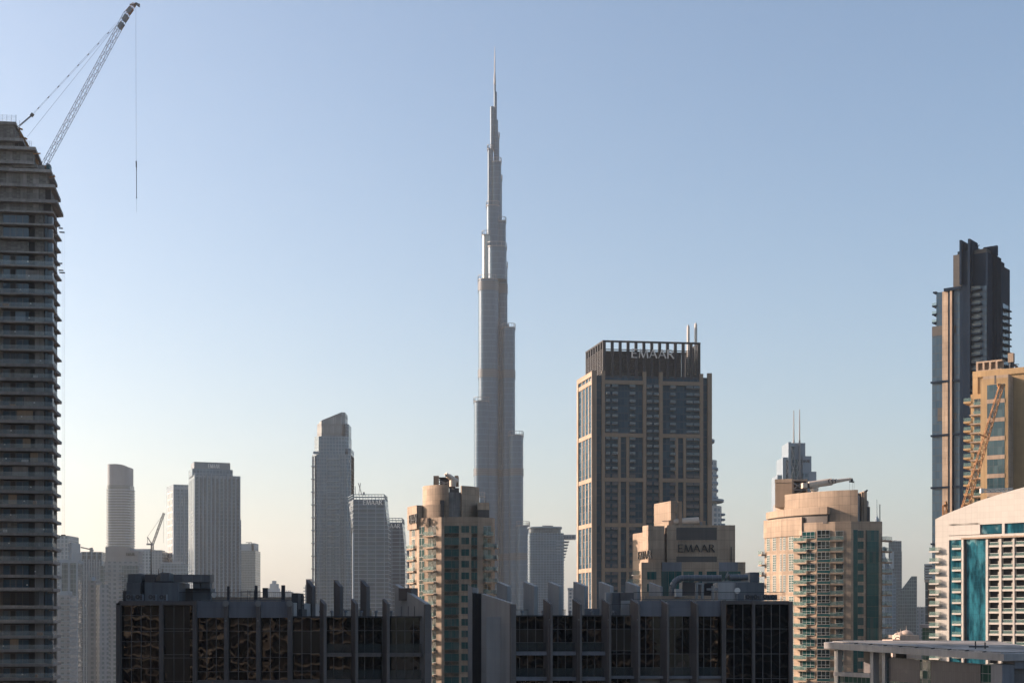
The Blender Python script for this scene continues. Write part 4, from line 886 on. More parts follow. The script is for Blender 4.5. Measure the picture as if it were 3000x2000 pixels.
    # parapet steps, ledge ring, drum
    MB().fb(fB, LB*.0, LB*.95, zp-.1, zp+.0, -2, .3)
    cx, cy, rad = 119., 475., 32.
    def ringp(rd, a0, a1, n): return [(cx+rd*math.cos(R(a0+(a1-a0)*i/n)), cy+rd*math.sin(R(a0+(a1-a0)*i/n))) for i in range(n+1)]
    def shell(a0, a1, rd, z0, z1, th, mat, name, n=24):
        o, i = ringp(rd, a0, a1, n), ringp(rd-th, a0, a1, n); return MB().prism(o+list(reversed(i)), z0, z1).build(name, M[mat], t)
    def ang_at(px, rd):      # bearing on the ring seen at a photo column
        best = None
        for i in range(900):
            a = -180+i*.11; x, y = cx+rd*math.cos(R(a)), cy+rd*math.sin(R(a)); d = abs(CX+x/y*F-px)
            if best is None or d < best[0]: best = (d, a)
        return best[1]
    zd = z(248)
    aR = ang_at(c(1350), rad); shell(-172, aR, rad, zp-.3, zd, .8, 'tan_big', 'crown_wall', 30)
    aL = ang_at(c(935), rad+2.6); shell(-176, aL, rad+2.6, zp-1, z(470), 3.2, 'tan_big', 'ledge', 26) if False else None
    sh = ringp(rad+2.4, -178, aL, 24); ins = ringp(rad-.2, -178, aL, 24)
    MB().prism(sh+list(reversed(ins)), z(568), z(470)).build('ledge', M['tan_big'], t)
    shell(-178, aL-.4, rad+1.7, zp-.5, z(568), 2.2, 'louvre', 'louvre_panel', 22)
    q = ringp(rad, aR, aR, 1)[0]; ge = Fr(q[0], q[1], 0)
    m = lambda a, b, tp, n0, n1, nm, mt: MB().fb(f0, f0.u(c(a)), f0.u(c(b)), zp-.3, z(tp), n0, n1).build(nm, M[mt], t)
    m(1356, 1452, 275, -8, -5.4, 'dark_slot', 'louvre'); m(1452, 1480, 262, -8, -4.6, 'crown_wall', 'tan_plain'); m(1480, 1520, 250, -12, -4.2, 'crown_wall', 'tan_plain'); m(1520, 1560, 465, -11, -4, 'louvre_panel', 'louvre')
    MB().prism(ringp(rad-.6, -172, aR, 24)+[(Xp(2545, 470), 470), (Xp(2545, 470)+3, 490), (cx-rad+3, 490)], zp, zd-1.6).build('roof', M['roofing'], t)
    MB().bar(f0.p(f0.u(c(1500)), -4.4, z(258)), f0.p(f0.u(c(1530)), -4.4, z(236)), .5).build('roof_lamp', M['darksteel'], t)
    # penthouse with its steel bay
    y2 = Y+18; Z2 = lambda b: Zp(1380+b/S, y2); X2 = lambda a: Xp(c(a), y2)
    pf = fat(c(462), y2, -24); L = -pf.u(c(234)); ps = Fr(pf.p(-L, 0, 0).x, pf.p(-L, 0, 0).y, -24)
    MB().fb(ps, 0, L, zd-4, Z2(100), -5, 0).build('penthouse', wall('brown_penthouse', (.30, .215, .145), 2.2, 9, .8, .05, .05, .8, .15), t); MB().fb(ps, -.05, L+.05, Z2(148), Z2(98), -5, .15).build('penthouse_trim', M['tan_plain'], t)
    MB().box(X2(462), X2(486), y2, y2+5, zd-4, Z2(98)).build('penthouse_pier', M['tan_plain'], t); MB().box(X2(655), X2(672), y2, y2+5, zd-4, Z2(104)).build('penthouse_pier', M['tan_plain'], t)
    MB().box(X2(486), X2(655), y2+4.6, y2+5, zd-4, Z2(130)).build('penthouse_screen', M['louvre'], t); MB().box(X2(486), X2(655), y2+.2, y2+4.5, Z2(130), Z2(106)).build('penthouse_roof', M['tan_plain'], t)
    b = MB(); b.bar((X2(488), y2, Z2(235)), (X2(600), y2, Z2(150)), .35).bar((X2(488), y2, Z2(160)), (X2(600), y2, Z2(235)), .35).bar((X2(488), y2, Z2(250)), (X2(655), y2, Z2(250)), .4).bar((X2(488), y2, Z2(318)), (X2(600), y2, Z2(262)), .3); b.build('brace', M['steel'], t)
    k = thing('roof_crane', 'cream telescopic roof crane with its boom reaching out to the right', 'crane', (Xp(c(765), Y+14), Y+14, zd-3))
    yk = Y+14; X = lambda a: Xp(c(a), yk); Z = lambda b: Zp(1380+b/S, yk)
    MB().tube((X(765), yk, zd-4), (X(765), yk, Z(205)), 1.0).tube((X(765), yk, Z(262)), (X(765), yk, Z(232)), 1.35).tube((X(765), yk, Z(222)), (X(765), yk, Z(205)), 1.5).build('pedestal', M['cream_paint'], k)
    MB().box(X(598), X(658), yk-1.6, yk+1.6, Z(228), Z(160)).build('counterweight', M['cream_paint'], k)
    MB().tube((X(690), yk, Z(185)), (X(1000), yk, Z(140)), 1.15, 1.15, 14).build('boom', M['cream_paint'], k); MB().tube((X(1000), yk, Z(142)), (X(1045), yk, Z(132)), .8).tube((X(1035), yk, Z(136)), (X(1265), yk, Z(102)), .65, .4).build('boom_extension', M['cream_paint'], k)
    b = MB()
    for a in (940, 985, 1030): b.bar((X(a), yk-1.3, Z(120)), (X(a+15), yk-1.3, Z(165)), .22).bar((X(a), yk-1.3, Z(120)), (X(a+25), yk-1.3, Z(112)), .22)
    b.bar((X(660), yk, Z(195)), (X(700), yk, Z(195)), 1.6).bar((X(780), yk, Z(208)), (X(870), yk, Z(172)), .6).bar((X(800), yk-.6, Z(200)), (X(975), yk-.6, Z(165)), .3); b.build('bracket', M['darksteel'], k)
    MB().bar((X(1262), yk, Z(98)), (X(1276), yk, Z(132)), .7).bar((X(1235), yk, Z(138)), (X(1302), yk, Z(143)), .45).build('boom_head', M['darksteel'], k)
    b = MB(); [b.bar((X(a), yk, Z(142)), (X(a), yk, Z(250)), .05) for a in (1240, 1280, 1302)]; b.build('rope', M['rope'], k)
    MB().bar((Xp(c(1650), Y+6), Y+6, z(674)), (Xp(c(1650), Y+6), Y+6, z(425)), .25).build('lightning_rod', M['steel'], t)
loft_right()

# ------------------------------------------------------------------ right edge of the picture
def dark_tower():
    Y = 620; t = bld('dark_tower', 'tall slate dark tower with upright fins on its crown, at the right edge', 'skyscraper', 2830, Y)
    S = 3.823; c = lambda a: 2700+a/S; z = lambda b: Zp(690+b/S, Y)
    fr = fat(c(728), Y, -38); u = lambda a: fr.u(c(a)); zz = lambda a, b: fr.z(c(a), 690+b/S)
    zt = zz(165, 640); u0, uR = u(118), u(728)
    rg = Fr(fr.x, fr.y, 52); rU = rg.u(c(984)); 
    p = lambda f, a, n: (f.p(a, n, 0).x, f.p(a, n, 0).y)
    plan = [p(fr, u(165), 0), p(fr, 0, 0), p(rg, rU, 0), (p(rg, rU, 0)[0]-14, p(rg, rU, 0)[1]+22), (p(fr, u(165), 0)[0]+8, p(fr, u(165), 0)[1]+24)]
    MB().prism(plan, 0, zt).build('glazing', M['dark_curtain'], t)
    lp = [p(fr, u0, 0), p(fr, u(166), .02), p(fr, u(166), -16), p(fr, u0, -16)]
    MB().prism(lp, 0, zz(118, 1020)).build('glazing', M['dark_curtain'], t); MB().fb(fr, u0, u(235), zz(118, 1130), zz(118, 1022), -2, .12).build('louvre_panel', M['bronze'], t)
    o = MB().fb(fr, u(120), u(166), zz(120, 800), zz(120, 786), -9, .4).build('balcony', M['tower_dark'], t); MB().fb(fr, u(120), u(166), zz(120, 786)+.02, zz(120, 786)+1.1, .25, .32).build('railing', M['rail'], o); rep(o, [(0, 0, -3.7), (0, 0, -7.4)])
    MB().fb(fr, u(130), u(166), zz(140, 646), zz(140, 630), -9, .4).build('balcony', M['tower_dark'], t)
    for a, b, tp, mt in ((236, 298, 628, 'tan_big'), (328, 350, 612, 'tan_plain')): MB().fb(fr, u(a), u(b), 0, zt-(0 if a == 236 else -.6), -.5, .45 if a == 236 else 1.1).build('stone_strip', M[mt], t)
    MB().fb(fr, u(352), u(362), 0, zt, -.5, .5).build('dark_strip', M['tower_dark'], t)
    MB().fb(fr, u(436), u(466), 0, zt+1.2, -1, 1.0).build('pier', M['tower_dark'], t)
    for b in (1121, 1277, 1429, 1593): q = fr.z(c(110), b); MB().fb(fr, u(108), u(470), q-.4, q+.4, -1, .9).build('ledge', M['tower_dark'], t)
    for a, b, t0, t1 in ((360, 385, 1005, 1095),): MB().fb(fr, u(a), u(b), zz(a, t1), zz(a, t0), 0, .3).build('dark_panel', M['inside'], t)
    for a, b, t0, t1 in ((215, 250, 330*0+1195, 1217), (215, 250, 1219, 1233), (375, 405, 1213, 1231)): MB().fb(fr, fr.u(2700+a/3.41*.75), fr.u(2700+b/3.41*.86), fr.z(2750, t1), fr.z(2750, t0), 0, .2).build('dark_panel', M['bronze'], t)
    # ribbed middle with the two tall plates
    zm = zz(505, 200); MB().fb(fr, u(466), u(546), 0, zm, -6, .6).build('ribbed_shaft', M['tower_dark'], t)
    for i in range(6): a = u(470)+(u(543)-u(470))*i/5.6; MB().fb(fr, a, a+.45, 0, zm+.6, .6, 1.5).build('facade_rib', M['tower_dark'], t)
    for a, b, tp, bt in ((448, 490, 66, 560), (543, 582, 52, 575)):
        MB().fb(fr, u(a), u(a)+.9, zz(a, bt) if a < 500 else 0, zz(a, tp), -7, 2.6).build('crown_fin', M['tower_dark'], t)
        MB().fb(fr, u(a)+.9, u(b), zz(a, bt), zz(a, tp+42), -6, 1.4).build('crown_fin', M['tower_dark'], t)
    MB().fb(fr, u(345), u(446), zt-.1, zz(395, 208), -9, -1).build('crown', M['bronze'], t); MB().fb(fr, u(356), u(424), zz(395, 208), zz(390, 150), -6, -5).build('crown_plate', M['tower_dark'], t)
    MB().fb(fr, u(262), u(455), zt-.2, zt+1.1, -6, 1.5).build('canopy', M['tower_dark'], t)
    MB().fb(fr, u(583), u(722), zt-1, zz(650, 152), -9, -.3).build('crown', M['bronze'], t)
    MB().fb(fr, u(632), u(786), zz(700, 200), zz(700, 88), -8, -6.5).build('crown_plate', M['tower_dark'], t)
    m = MB()
    for i in range(5): a = u(424)+(u(545)-u(424))*i/4; m.bar(fr.p(a, -2, zm-2), fr.p(a, -2, zm+3.5), .35)
    for q in (0, 1.6, 3.2): m.bar(fr.p(u(424), -2, zm+q), fr.p(u(632), -2, zm+q), .3)
    m.build('roof_frame', M['tower_dark'], t)
    # right hand side, in shade
    MB().fb(rg, .2, rg.u(c(790)), 0, zz(700, 190), -6, .4).build('ribbed_shaft', M['tower_dark'], t)
    MB().fb(rg, rg.u(c(786)), rg.u(c(832)), 0, rg.z(c(810), 690+245/S), -7, 1.4).build('ribbed_shaft', M['tower_dark'], t); MB().fb(rg, rg.u(c(784)), rg.u(c(831)), rg.z(c(810), 690+260/S), rg.z(c(810), 690+195/S), -3, -1).build('crown_plate', M['tower_dark'], t)
    for i in range(4): a = rg.u(c(790))+i*1.6; MB().fb(rg, a, a+.5, 0, rg.z(c(810), 690+248/S), 1.4, 2.2).build('facade_rib', M['tower_dark'], t)
    MB().fb(rg, rg.u(c(834)), rU, 0, rg.z(c(900), 690+340/S), -12, .2).build('crown', M['tower_dark'], t)
    MB().fb(rg, rg.u(c(905)), rg.u(c(966)), rg.z(c(930), 690+360/S), rg.z(c(930), 690+284/S), -3, -1.5).build('crown_plate', M['tower_dark'], t)
    m = MB(); q = rg.z(c(850), 690+345/S); m.bar(rg.p(rg.u(c(836)), -1, q+3), rg.p(rg.u(c(904)), -1, q+3), .3)
    for i in range(4): a = rg.u(c(838))+i*2.6; m.bar(rg.p(a, -1, q-.5), rg.p(a, -1, q+3), .3)
    m.build('roof_frame', M['tower_dark'], t)
    # balconies on the middle bay and the far right edge
    dz = 82*Y/F/S; zb = zz(610, 690); 
    o = MB().fb(fr, u(556), u(676), zb-.5, zb, -.5, 1.9).build('balcony', M['tower_dark'], t); MB().fb(fr, u(558), u(674), zb+.02, zb+1.2, 1.7, 1.78).build('railing', M['rail_dark'], o); rep(o, [(0, 0, -dz*i) for i in range(-1, 36)])
    zb = rg.z(c(930), 690+835/S); o = MB().fb(rg, rg.u(c(903)), rg.u(c(965)), zb-.5, zb, -.5, 1.9).build('balcony', M['tower_dark'], t); MB().fb(rg, rg.u(c(903)), rg.u(c(965)), zb+.5, zb+2.6, .2, .3).build('window', M['ct_glass'], o); rep(o, [(0, 0, -dz*.98*i) for i in range(0, 14)][1:])
dark_tower()

def beige_tower():
    Y = 520; t = bld('yellow_sand_tower', 'yellow sand tower with tall window column in front of the dark tower', 'apartment tower', 2930, Y)
    S = 3.41; c = lambda a: 2700+a/S; r = lambda b: 1020+b/S
    f = fat(c(866), Y, -34); u = lambda a: f.u(c(a)); z = lambda a, b: f.z(c(a), r(b)); U0, U1 = u(614), 0
    MB().fb(f, U0, U1, 0, z(740, 270), -12, 0).build('wall', M['tan_big'], t)
    MB().fb(f, u(728), u(745), z(740, 355), z(740, 268), -.3, -.28+.32).build('recess', M['louvre'], t)
    zt = z(655, 368); h = 182*Y/F/S*1.03
    o = MB().fb(f, u(655), u(830), zt-h+1.5, zt, -.3, .06).build('window', grid('wide_blue_window', (.05, .06, .065), (.025, .06, .075), (.07, .115, .125), 1.55, 2.9, .13, .12, .07, .1, .03), t); rep(o, [(0, 0, -h*i) for i in range(1, 9)])
    o = MB().fb(f, u(652), u(832), zt-h, zt-h+1.5, -.3, .16).build('spandrel_band', M['tan_plain'], t); rep(o, [(0, 0, -h*i) for i in range(1, 8)])
    # left wing with balconies
    g = f.off(-3.2); gu = lambda a: g.u(c(a)); gz = lambda a, b: g.z(c(a), r(b))
    MB().fb(g, gu(490), gu(618), 0, gz(560, 455), -14, 0).build('wall', M['beige'], t)
    dz = 90*Y/F/S*1.02; z0 = gz(560, 505)
    o = MB().fb(g, gu(526), gu(613), z0-2.4, z0, -.4, .04).build('window', M['teal_dark'], t); MB().fb(g, gu(526), gu(613), z0-2.42, z0-1.3, 1.3, 1.36).build('railing', M['rail'], o); rep(o, [(0, 0, -dz*i) for i in range(1, 13)])
    o = MB().fb(g, gu(492), gu(616), z0-3.0, z0-2.45, -.3, 1.5).build('balcony', M['tan_plain'], t); rep(o, [(0, 0, -dz*i) for i in range(1, 13)])
    gs = Fr(g.p(gu(490), 0, 0).x, g.p(gu(490), 0, 0).y, -34)
    o = MB().fb(gs, -2.6, .2, z0-1.4, z0-.7, -6, .3).build('balcony', M['beige'], t); MB().fb(gs, -2.55, .2, z0-.68, z0+.6, .2, .26).build('railing', M['rail'], o); rep(o, [(0, 0, -dz*(i+1.2)) for i in range(1, 12)])
    # back block with its boxed parapet
    b = f.off(-7); bz = lambda a, q: b.z(c(a), r(q)); bu = lambda a: b.u(c(a))
    zb = bz(530, 235); MB().fb(b, bu(516), bu(1180), 0, zb, -16, 0).build('wall', M['beige'], t)
    MB().fb(b, bu(514), bu(1180), zb-2.2, zb, 0, .6).build('roof_parapet', M['beige'], t); MB().fb(b, bu(514), bu(565), 0, zb-2.2, -.1, .5).build('wall', M['beige'], t)
    for i in range(4):
        a = bu(540)+(bu(800)-bu(540))*i/4; w_ = (bu(800)-bu(540))/4; m = MB(); m.fb(b, a, a+w_, zb, zb+.5, -3, -.6).fb(b, a, a+w_, zb+3.2, zb+3.8, -3, -.6).fb(b, a, a+.7, zb+.5, zb+3.2, -3, -.6); m.build('roof_frame', M['tan_plain'], t)
        MB().fb(b, a+.7, a+w_, zb+.5, zb+3.2, -3, -2.4).build('roof_screen', M['tan_plain'], t)
    MB().fb(b, bu(826), bu(880), zb+3.2, zb+6.6, -7, -5).build('roof_cabin', M['tan_plain'], t); MB().bar(b.p(bu(855), -6, zb), b.p(bu(855), -6, zb+3.3), 1.4).build('roof_post', M['darksteel'], t)
    m = MB(); m.bar(b.p(bu(872), -6, zb+2.5), b.p(bu(915), -6, zb+1.2), .9).bar(b.p(bu(880), -6, zb+2.5), b.p(bu(932), -6, zb+2.2), .25); tag(m.build('roof_crane', M['darksteel']), 'small dark roof crane on the yellow sand tower parapet', 'crane')
    # right side face
    s = Fr(f.x, f.y, 56); MB().fb(s, 0, s.u(c(948)), 0, z(740, 300), -10, -.02).build('side_wall', M['beige'], t)
    q = s.p(s.u(c(948)), 0, 0); k = Fr(q.x, q.y, 20); dz2 = 90*Y/F/S
    MB().fb(k, 0, k.u(c(1130)), 0, Zp(r(410), k.y), -10, 0).build('wall', M['beige'], t)
    o = MB().fb(k, k.u(c(990)), k.u(c(1090)), Zp(r(530), k.y), Zp(r(455), k.y), -.3, .05).build('window', M['teal_dark'], t); rep(o, [(0, 0, -dz2*i) for i in range(1, 12)])
beige_tower()

def lattice_cranes():
    Y = 470; t = bld('tower_crane', 'orange lattice crane boom raised in front of the yellow sand tower', 'crane', 2825, Y)
    a, b = (Xp(2815, Y), Y, Zp(1530, Y)), (Xp(2934, Y), Y, Zp(1130, Y))
    MB().truss(a, b, 2.1, 26, .22, Vector((0, 1, 0)), 1.3).build('boom', M['yellow'], t)
    m = MB(); d = Vector(b)-Vector(a); m.bar(Vector(b)-d*.02, Vector(b)+Vector((-1, 0, .4)), .9).bar(Vector(b)+Vector((-1.4, 0, .5)), Vector(b)+Vector((1.2, 0, .2)), .5); m.build('boom_head', M['yellow'], t)
    MB().bar(Vector(a)+d*.62+Vector((-2.4, 0, 1.2)), Vector(a)+d*.62+Vector((.3, 0, .2)), .4).build('walkway', M['yellow'], t)
    MB().truss((Xp(2812, Y), Y+1, 0), (Xp(2812, Y), Y+1, Zp(1545, Y)), 2.0, 40, .22).build('mast', M['yellow'], t)
    t2 = bld('tower_crane', 'white lattice crane arm lying level behind the white tiled roof', 'crane', 2900, 485); Y2 = 485
    MB().truss((Xp(2876, Y2), Y2, Zp(1437, Y2)), (Xp(2966, Y2), Y2, Zp(1434, Y2)), 1.1, 12, .2, Vector((0, 1, 0))).build('boom', M['frame_white'], t2)
    MB().box(Xp(2872, Y2), Xp(2880, Y2), Y2-.8, Y2+.8, Zp(1444, Y2), Zp(1430, Y2)).build('counterweight', M['frame_white'], t2); MB().truss((Xp(2950, Y2), Y2+1.2, 0), (Xp(2950, Y2), Y2+1.2, Zp(1438, Y2)), 1.3, 34, .2).build('mast', M['frame_white'], t2)
    Y3 = 500; t3 = bld('tower_crane', 'small rusty crane head at the foot of the dark tower', 'crane', 2770, Y3)
    m = MB(); X = lambda p: Xp(p, Y3); Z = lambda p: Zp(p, Y3)
    m.truss((X(2768), Y3, 0), (X(2768), Y3, Z(1478)), 1.2, 30, .25); m.build('mast', M['yellow'], t3); MB().bar((X(2765), Y3, Z(1482)), (X(2776), Y3, Z(1476)), .8).bar((X(2770), Y3, Z(1476)), (X(2776), Y3, Z(1500)), .5).bar((X(2771), Y3, Z(1468)), (X(2774), Y3, Z(1480)), .6).build('boom', M['yellow'], t3)
lattice_cranes()

def white_building():
    S = 2.529; c = lambda a: 2660+a/S; r = lambda b: 1380+b/S
    f = fat(c(203), 433, -45); u = lambda a: f.u(c(a)); z = lambda a, b: f.z(c(a), r(b))
    t = bld('white_tiled_building', 'white tiled apartment building with curved roofline, blue glass and balcony grid', 'apartment building', 2860, 420)
    top = [(203, 355), (250, 330), (330, 296), (415, 262), (520, 220), (640, 181), (750, 148), (860, 117), (1000, 84), (1130, 62)]
    us = [u(a) for a, b in top]; zs = [z(a, b) for a, b in top]; zs[0] += 0
    # front wall built in pieces round the openings, each the full height of its strip
    def wallstrip(a, b, t1, nm='wall', n0=-1.2, n1=0, b1=None):
        """from row t1 (None: the roofline) down to row b1 (None: the ground)"""
        ua, ub = u(a), u(b); m = MB()
        cut = [ua]+[q for q in us if ua+.01 < q < ub-.01]+[ub]
        def zr(q):
            for i in range(len(us)-1):
                if us[i] <= q <= us[i+1]+1e-6: return zs[i]+(zs[i+1]-zs[i])*(q-us[i])/(us[i+1]-us[i])
            return zs[-1] if q > us[-1] else zs[0]
        for p, q in zip(cut, cut[1:]):
            A = [f.p(p, n1, 0), f.p(q, n1, 0), f.p(q, n0, 0), f.p(p, n0, 0)]
            lo = [0 if b1 is None else z((a+b)/2, b1)]*4
            hi = [zr(p), zr(q), zr(q), zr(p)] if t1 is None else [z((a+b)/2, t1)]*4
            m.hexa([Vector((v.x, v.y, l)) for v, l in zip(A, lo)], [Vector((v.x, v.y, h)) for v, h in zip(A, hi)])
        return m.build(nm, M['white'], t)
    zo = 505
    MB().prism([(f.p(.3, -1.3, 0).x, f.p(.3, -1.3, 0).y), (f.p(us[-1], -1.3, 0).x, f.p(us[-1], -1.3, 0).y), (f.p(us[-1], -16, 0).x, f.p(us[-1], -16, 0).y), (f.p(.3, -16, 0).x, f.p(.3, -16, 0).y)], 0, zs[0]-1).build('rear_wall', M['inside'], t)
    dz = 82*F**-1*f.Y(c(690))/S
    wallstrip(203, 304, None); wallstrip(304, 1130, None, 'wall', -1.2, 0, 385)
    wallstrip(304, 534, 385, 'wall', -1.2, 0, 470); wallstrip(697, 716, 385, 'wall', -1.2, 0, 470); wallstrip(862, 1130, 385, 'wall', -1.2, 0, 470)
    wallstrip(304, 1130, 461, 'wall', -1.2, .01, 492); MB().fb(f, u(403), u(1130), z(700, 492), z(700, 480), -.5, .7).build('cornice', M['tan_plain'], t)
    for a, b in ((535, 697), (716, 862)): MB().fb(f, u(a), u(b), z(a, 463), z(a, 383), -1.2, -.45).build('window', M['blueglass'], t)
    ztop = z(350, 505); MB().fb(f, u(304), u(404), 0, ztop, -1.2, -.35).build('glazing', M['blueglass'], t)
    MB().fb(f, u(403), u(418), 0, z(410, 490), -1.2, .6).build('pier', M['white_plain'], t); MB().fb(f, u(418), u(432), 0, z(425, 496), -1.2, -.2).build('dark_slot', M['louvre'], t)
    MB().fb(f, u(432), u(579), 0, z(500, 492), -1.2, -.25).build('glazing', M['blueglass'], t)
    # little white balconies over the glass strip
    zb = z(368, 580); o = MB().fb(f, u(334), u(403), zb, zb+.55, -.4, .7).build('balcony', M['white_plain'], t); MB().fb(f, u(334), u(403), zb+.57, zb+1.4, .55, .62).build('railing', M['rail'], o); rep(o, [(0, 0, -dz*i) for i in range(1, 13)])
    # the grid of balconies
    for a, b in ((579, 596), (677, 695), (779, 792), (880, 894), (985, 1000), (1090, 1104)): MB().fb(f, u(a), u(b), 0, z(640, 478), -1.2, .25).build('pier', M['white_plain'], t)
    zb = z(640, 560)
    for a, b in ((596, 677), (695, 779), (792, 880), (894, 985), (1000, 1090)):
        o = MB().fb(f, u(a), u(b), zb-.05, zb+.55, -2.6, .1).build('balcony', M['white_plain'], t)
        MB().fb(f, u(a), u(b), zb+.57, zb+1.35, -.1, -.04).build('railing', M['rail'], o); MB().fb(f, u(a), u(b), zb+1.36, zb+1.46, -.13, -.02).build('handrail', M['frame_white'], o)
        MB().fb(f, u(a)+(u(b)-u(a))*.2, u(b), zb+.6, zb+2.9, -2.55, -2.4).build('window', M['teal_dark'], o); MB().fb(f, u(a)+.05, u(a)+(u(b)-u(a))*.2, zb+.6, zb+3, -2.55, -2.3).build('wall', M['tan_plain'], o)
        MB().fb(f, u(b)-.5, u(b)-.35, zb+.56, zb+2.4, -2.3, -.2).build('partition', M['white_plain'], o)
        rep(o, [(0, 0, -dz*i) for i in range(1, 13)])
    MB().fb(f, u(596), us[-1], 0, z(640, 478), -5, -2.6).build('rear_wall', M['tan_plain'], t)
    # glass balconies wrapping the left corner
    zb = z(205, 590); o = MB().fb(f, -1.4, u(248)*.92, zb-.45, zb, -5, 1.3).build('balcony', M['white_plain'], t)
    MB().fb(f, -1.35, u(248)*.9, zb+.02, zb+1.1, 1.15, 1.22).fb(f, -1.38, -1.32, zb+.02, zb+1.1, -4.5, 1.15).fb(f, u(248)*.9-.02, u(248)*.9+.04, zb+.02, zb+1.1, 0, 1.15).build('railing', M['rail'], o); rep(o, [(0, 0, -dz*i) for i in range(1, 13)])
white_building()

def roof_building():
    S = 3.5625; c = lambda a: 2400+a/S; r = lambda b: 1560+b/S; S2 = 2.529; c2 = lambda a: 2660+a/S2; r2 = lambda b: 1380+b/S2
    t = bld('flat_roof_building', 'low green glass building with broad pale flat roof at the bottom right', 'building', 2700, 262)
    Y0, Y1, Y2 = 288., 246., 250.
    A = Vector((Xp(2414, Y0), Y0, Zp(1880, Y0))); B = Vector((Xp(2941, Y1), Y1, Zp(1914, Y1))); C = Vector((Xp(3120, Y2), Y2, Zp(1911, Y2)))
    D = Vector((C.x+6, Y0+14, Zp(1878, Y0+14))); E = Vector((A.x+6, Y0+14, Zp(1877.5, Y0+14)))
    dn = Vector((0, 0, -1.25)); ring = [A, B, C, D, E]
    MB().hexa([v+dn for v in ring], ring).build('roof', M['fascia'], t)
    ins = [A+Vector((2.2, 2.0, .1)), B+Vector((.3, 2.2, .1)), C+Vector((-1, 2.2, .1)), D+Vector((-1, -1, .1)), E+Vector((1, -1, .1))]
    MB().hexa([v-Vector((0, 0, .09)) for v in ins], [v+Vector((0, 0, .12)) for v in ins]).build('roof_deck', M['roofing'], t)
    fd = Fr(A.x, A.y, math.degrees(math.atan2(B.y-A.y, B.x-A.x))); L = (Vector((B.x, B.y))-Vector((A.x, A.y))).length
    sl = (B.z-A.z)/L
    uu = lambda px: fd.off(-1.2).u(px)
    g = fd.off(-1.2); ztop = lambda q: A.z+sl*q-1.27
    def wl(a, b, z0, dzt, n0, n1, nm, mt):
        ua, ub = g.u(a), g.u(b); P = [g.p(ua, n1, 0), g.p(ub, n1, 0), g.p(ub, n0, 0), g.p(ua, n0, 0)]
        hi = [ztop(ua)+dzt, ztop(ub)+dzt, ztop(ub)+dzt, ztop(ua)+dzt]
        MB().hexa([Vector((p.x, p.y, z0(q) if callable(z0) else z0)) for p, q in zip(P, (ua, ub, ub, ua))], [Vector((p.x, p.y, h)) for p, h in zip(P, hi)]).build(nm, M[mt], t)
    wl(c(170), c(208), 0, -.02, -.8, .3, 'column', 'white_plain'); wl(c(543), c(576), 0, -.02, -1.2, .3, 'column', 'fascia'); wl(c(666), c(700), 0, -.02, -1.2, .3, 'column', 'fascia')
    wl(c(208), c(300), 0, -.04, -7, -6.4, 'rear_wall', 'podium_brown'); wl(c(576), c(666), 0, -.04, -6, -5.4, 'rear_wall', 'inside')
    q0 = g.z(c(350), r(1500)); MB().fb(g, g.u(c(170)), g.u(c(545)), 0, q0, -1, .1).build('balustrade', M['podium_green'], t); MB().fb(g, g.u(c(165)), g.u(c(546)), q0, q0+.8, -1.3, .4).build('sill', M['fascia'], t)
    wl(c(700), c2(160), 0, -.9, -2, -.3, 'glazing', 'podium_green'); wl(c(712), c(1040), lambda q: ztop(q)-5.4, -.92, -.4, -.26, 'louvre_panel', 'podium_brown')
    wl(c2(168), c2(535), lambda q: ztop(q)-6.6, -.9, -1, -.1, 'louvre_panel', 'podium_brown'); wl(c2(168), c2(535), 0, -6.6, -2, -.25, 'glazing', 'podium_green')
    wl(c2(535), c2(640), 0, -.9, -2, -.2, 'glazing', 'podium_green'); wl(c2(640), c2(706), 0, -.6, -2, .2, 'column', 'fg_panel')
    h = Fr(B.x, B.y+1, math.degrees(math.atan2(C.y-B.y, C.x-B.x))); MB().fb(h, 0, h.u(c2(785)), 0, B.z-1.9, -3, .1).build('column', M['fg_panel'], t); MB().fb(h, h.u(c2(785)), 30, 0, B.z-1.9, -3, -.8).build('louvre_panel', M['podium_brown'], t)
    MB().fb(h, h.u(c2(785)), 30, B.z-2.6, B.z-1.27, -3, .2).build('fascia', M['fg_panel'], t)
    for i in range(9):
        q = 8+i*4.2; p = fd.p(q, -.9, A.z+sl*q+.02); o = MB().bar(p, p+Vector((.7, .1, .12)), .2).build('roof_bracket', M['darksteel'], t)
    for px, h_ in ((2858, 1.0), (2886, .8)):
        p = Vector((Xp(px, 262), 262, Zp(1893, 262))); m = MB(); m.bar(p-Vector((0, 0, .6)), p+Vector((0, 0, h_)), .2).bar(p+Vector((-1.2, 0, 0)), p+Vector((.6, 0, 0)), .25); m.build('roof_vent', M['darksteel'], t)
roof_building()

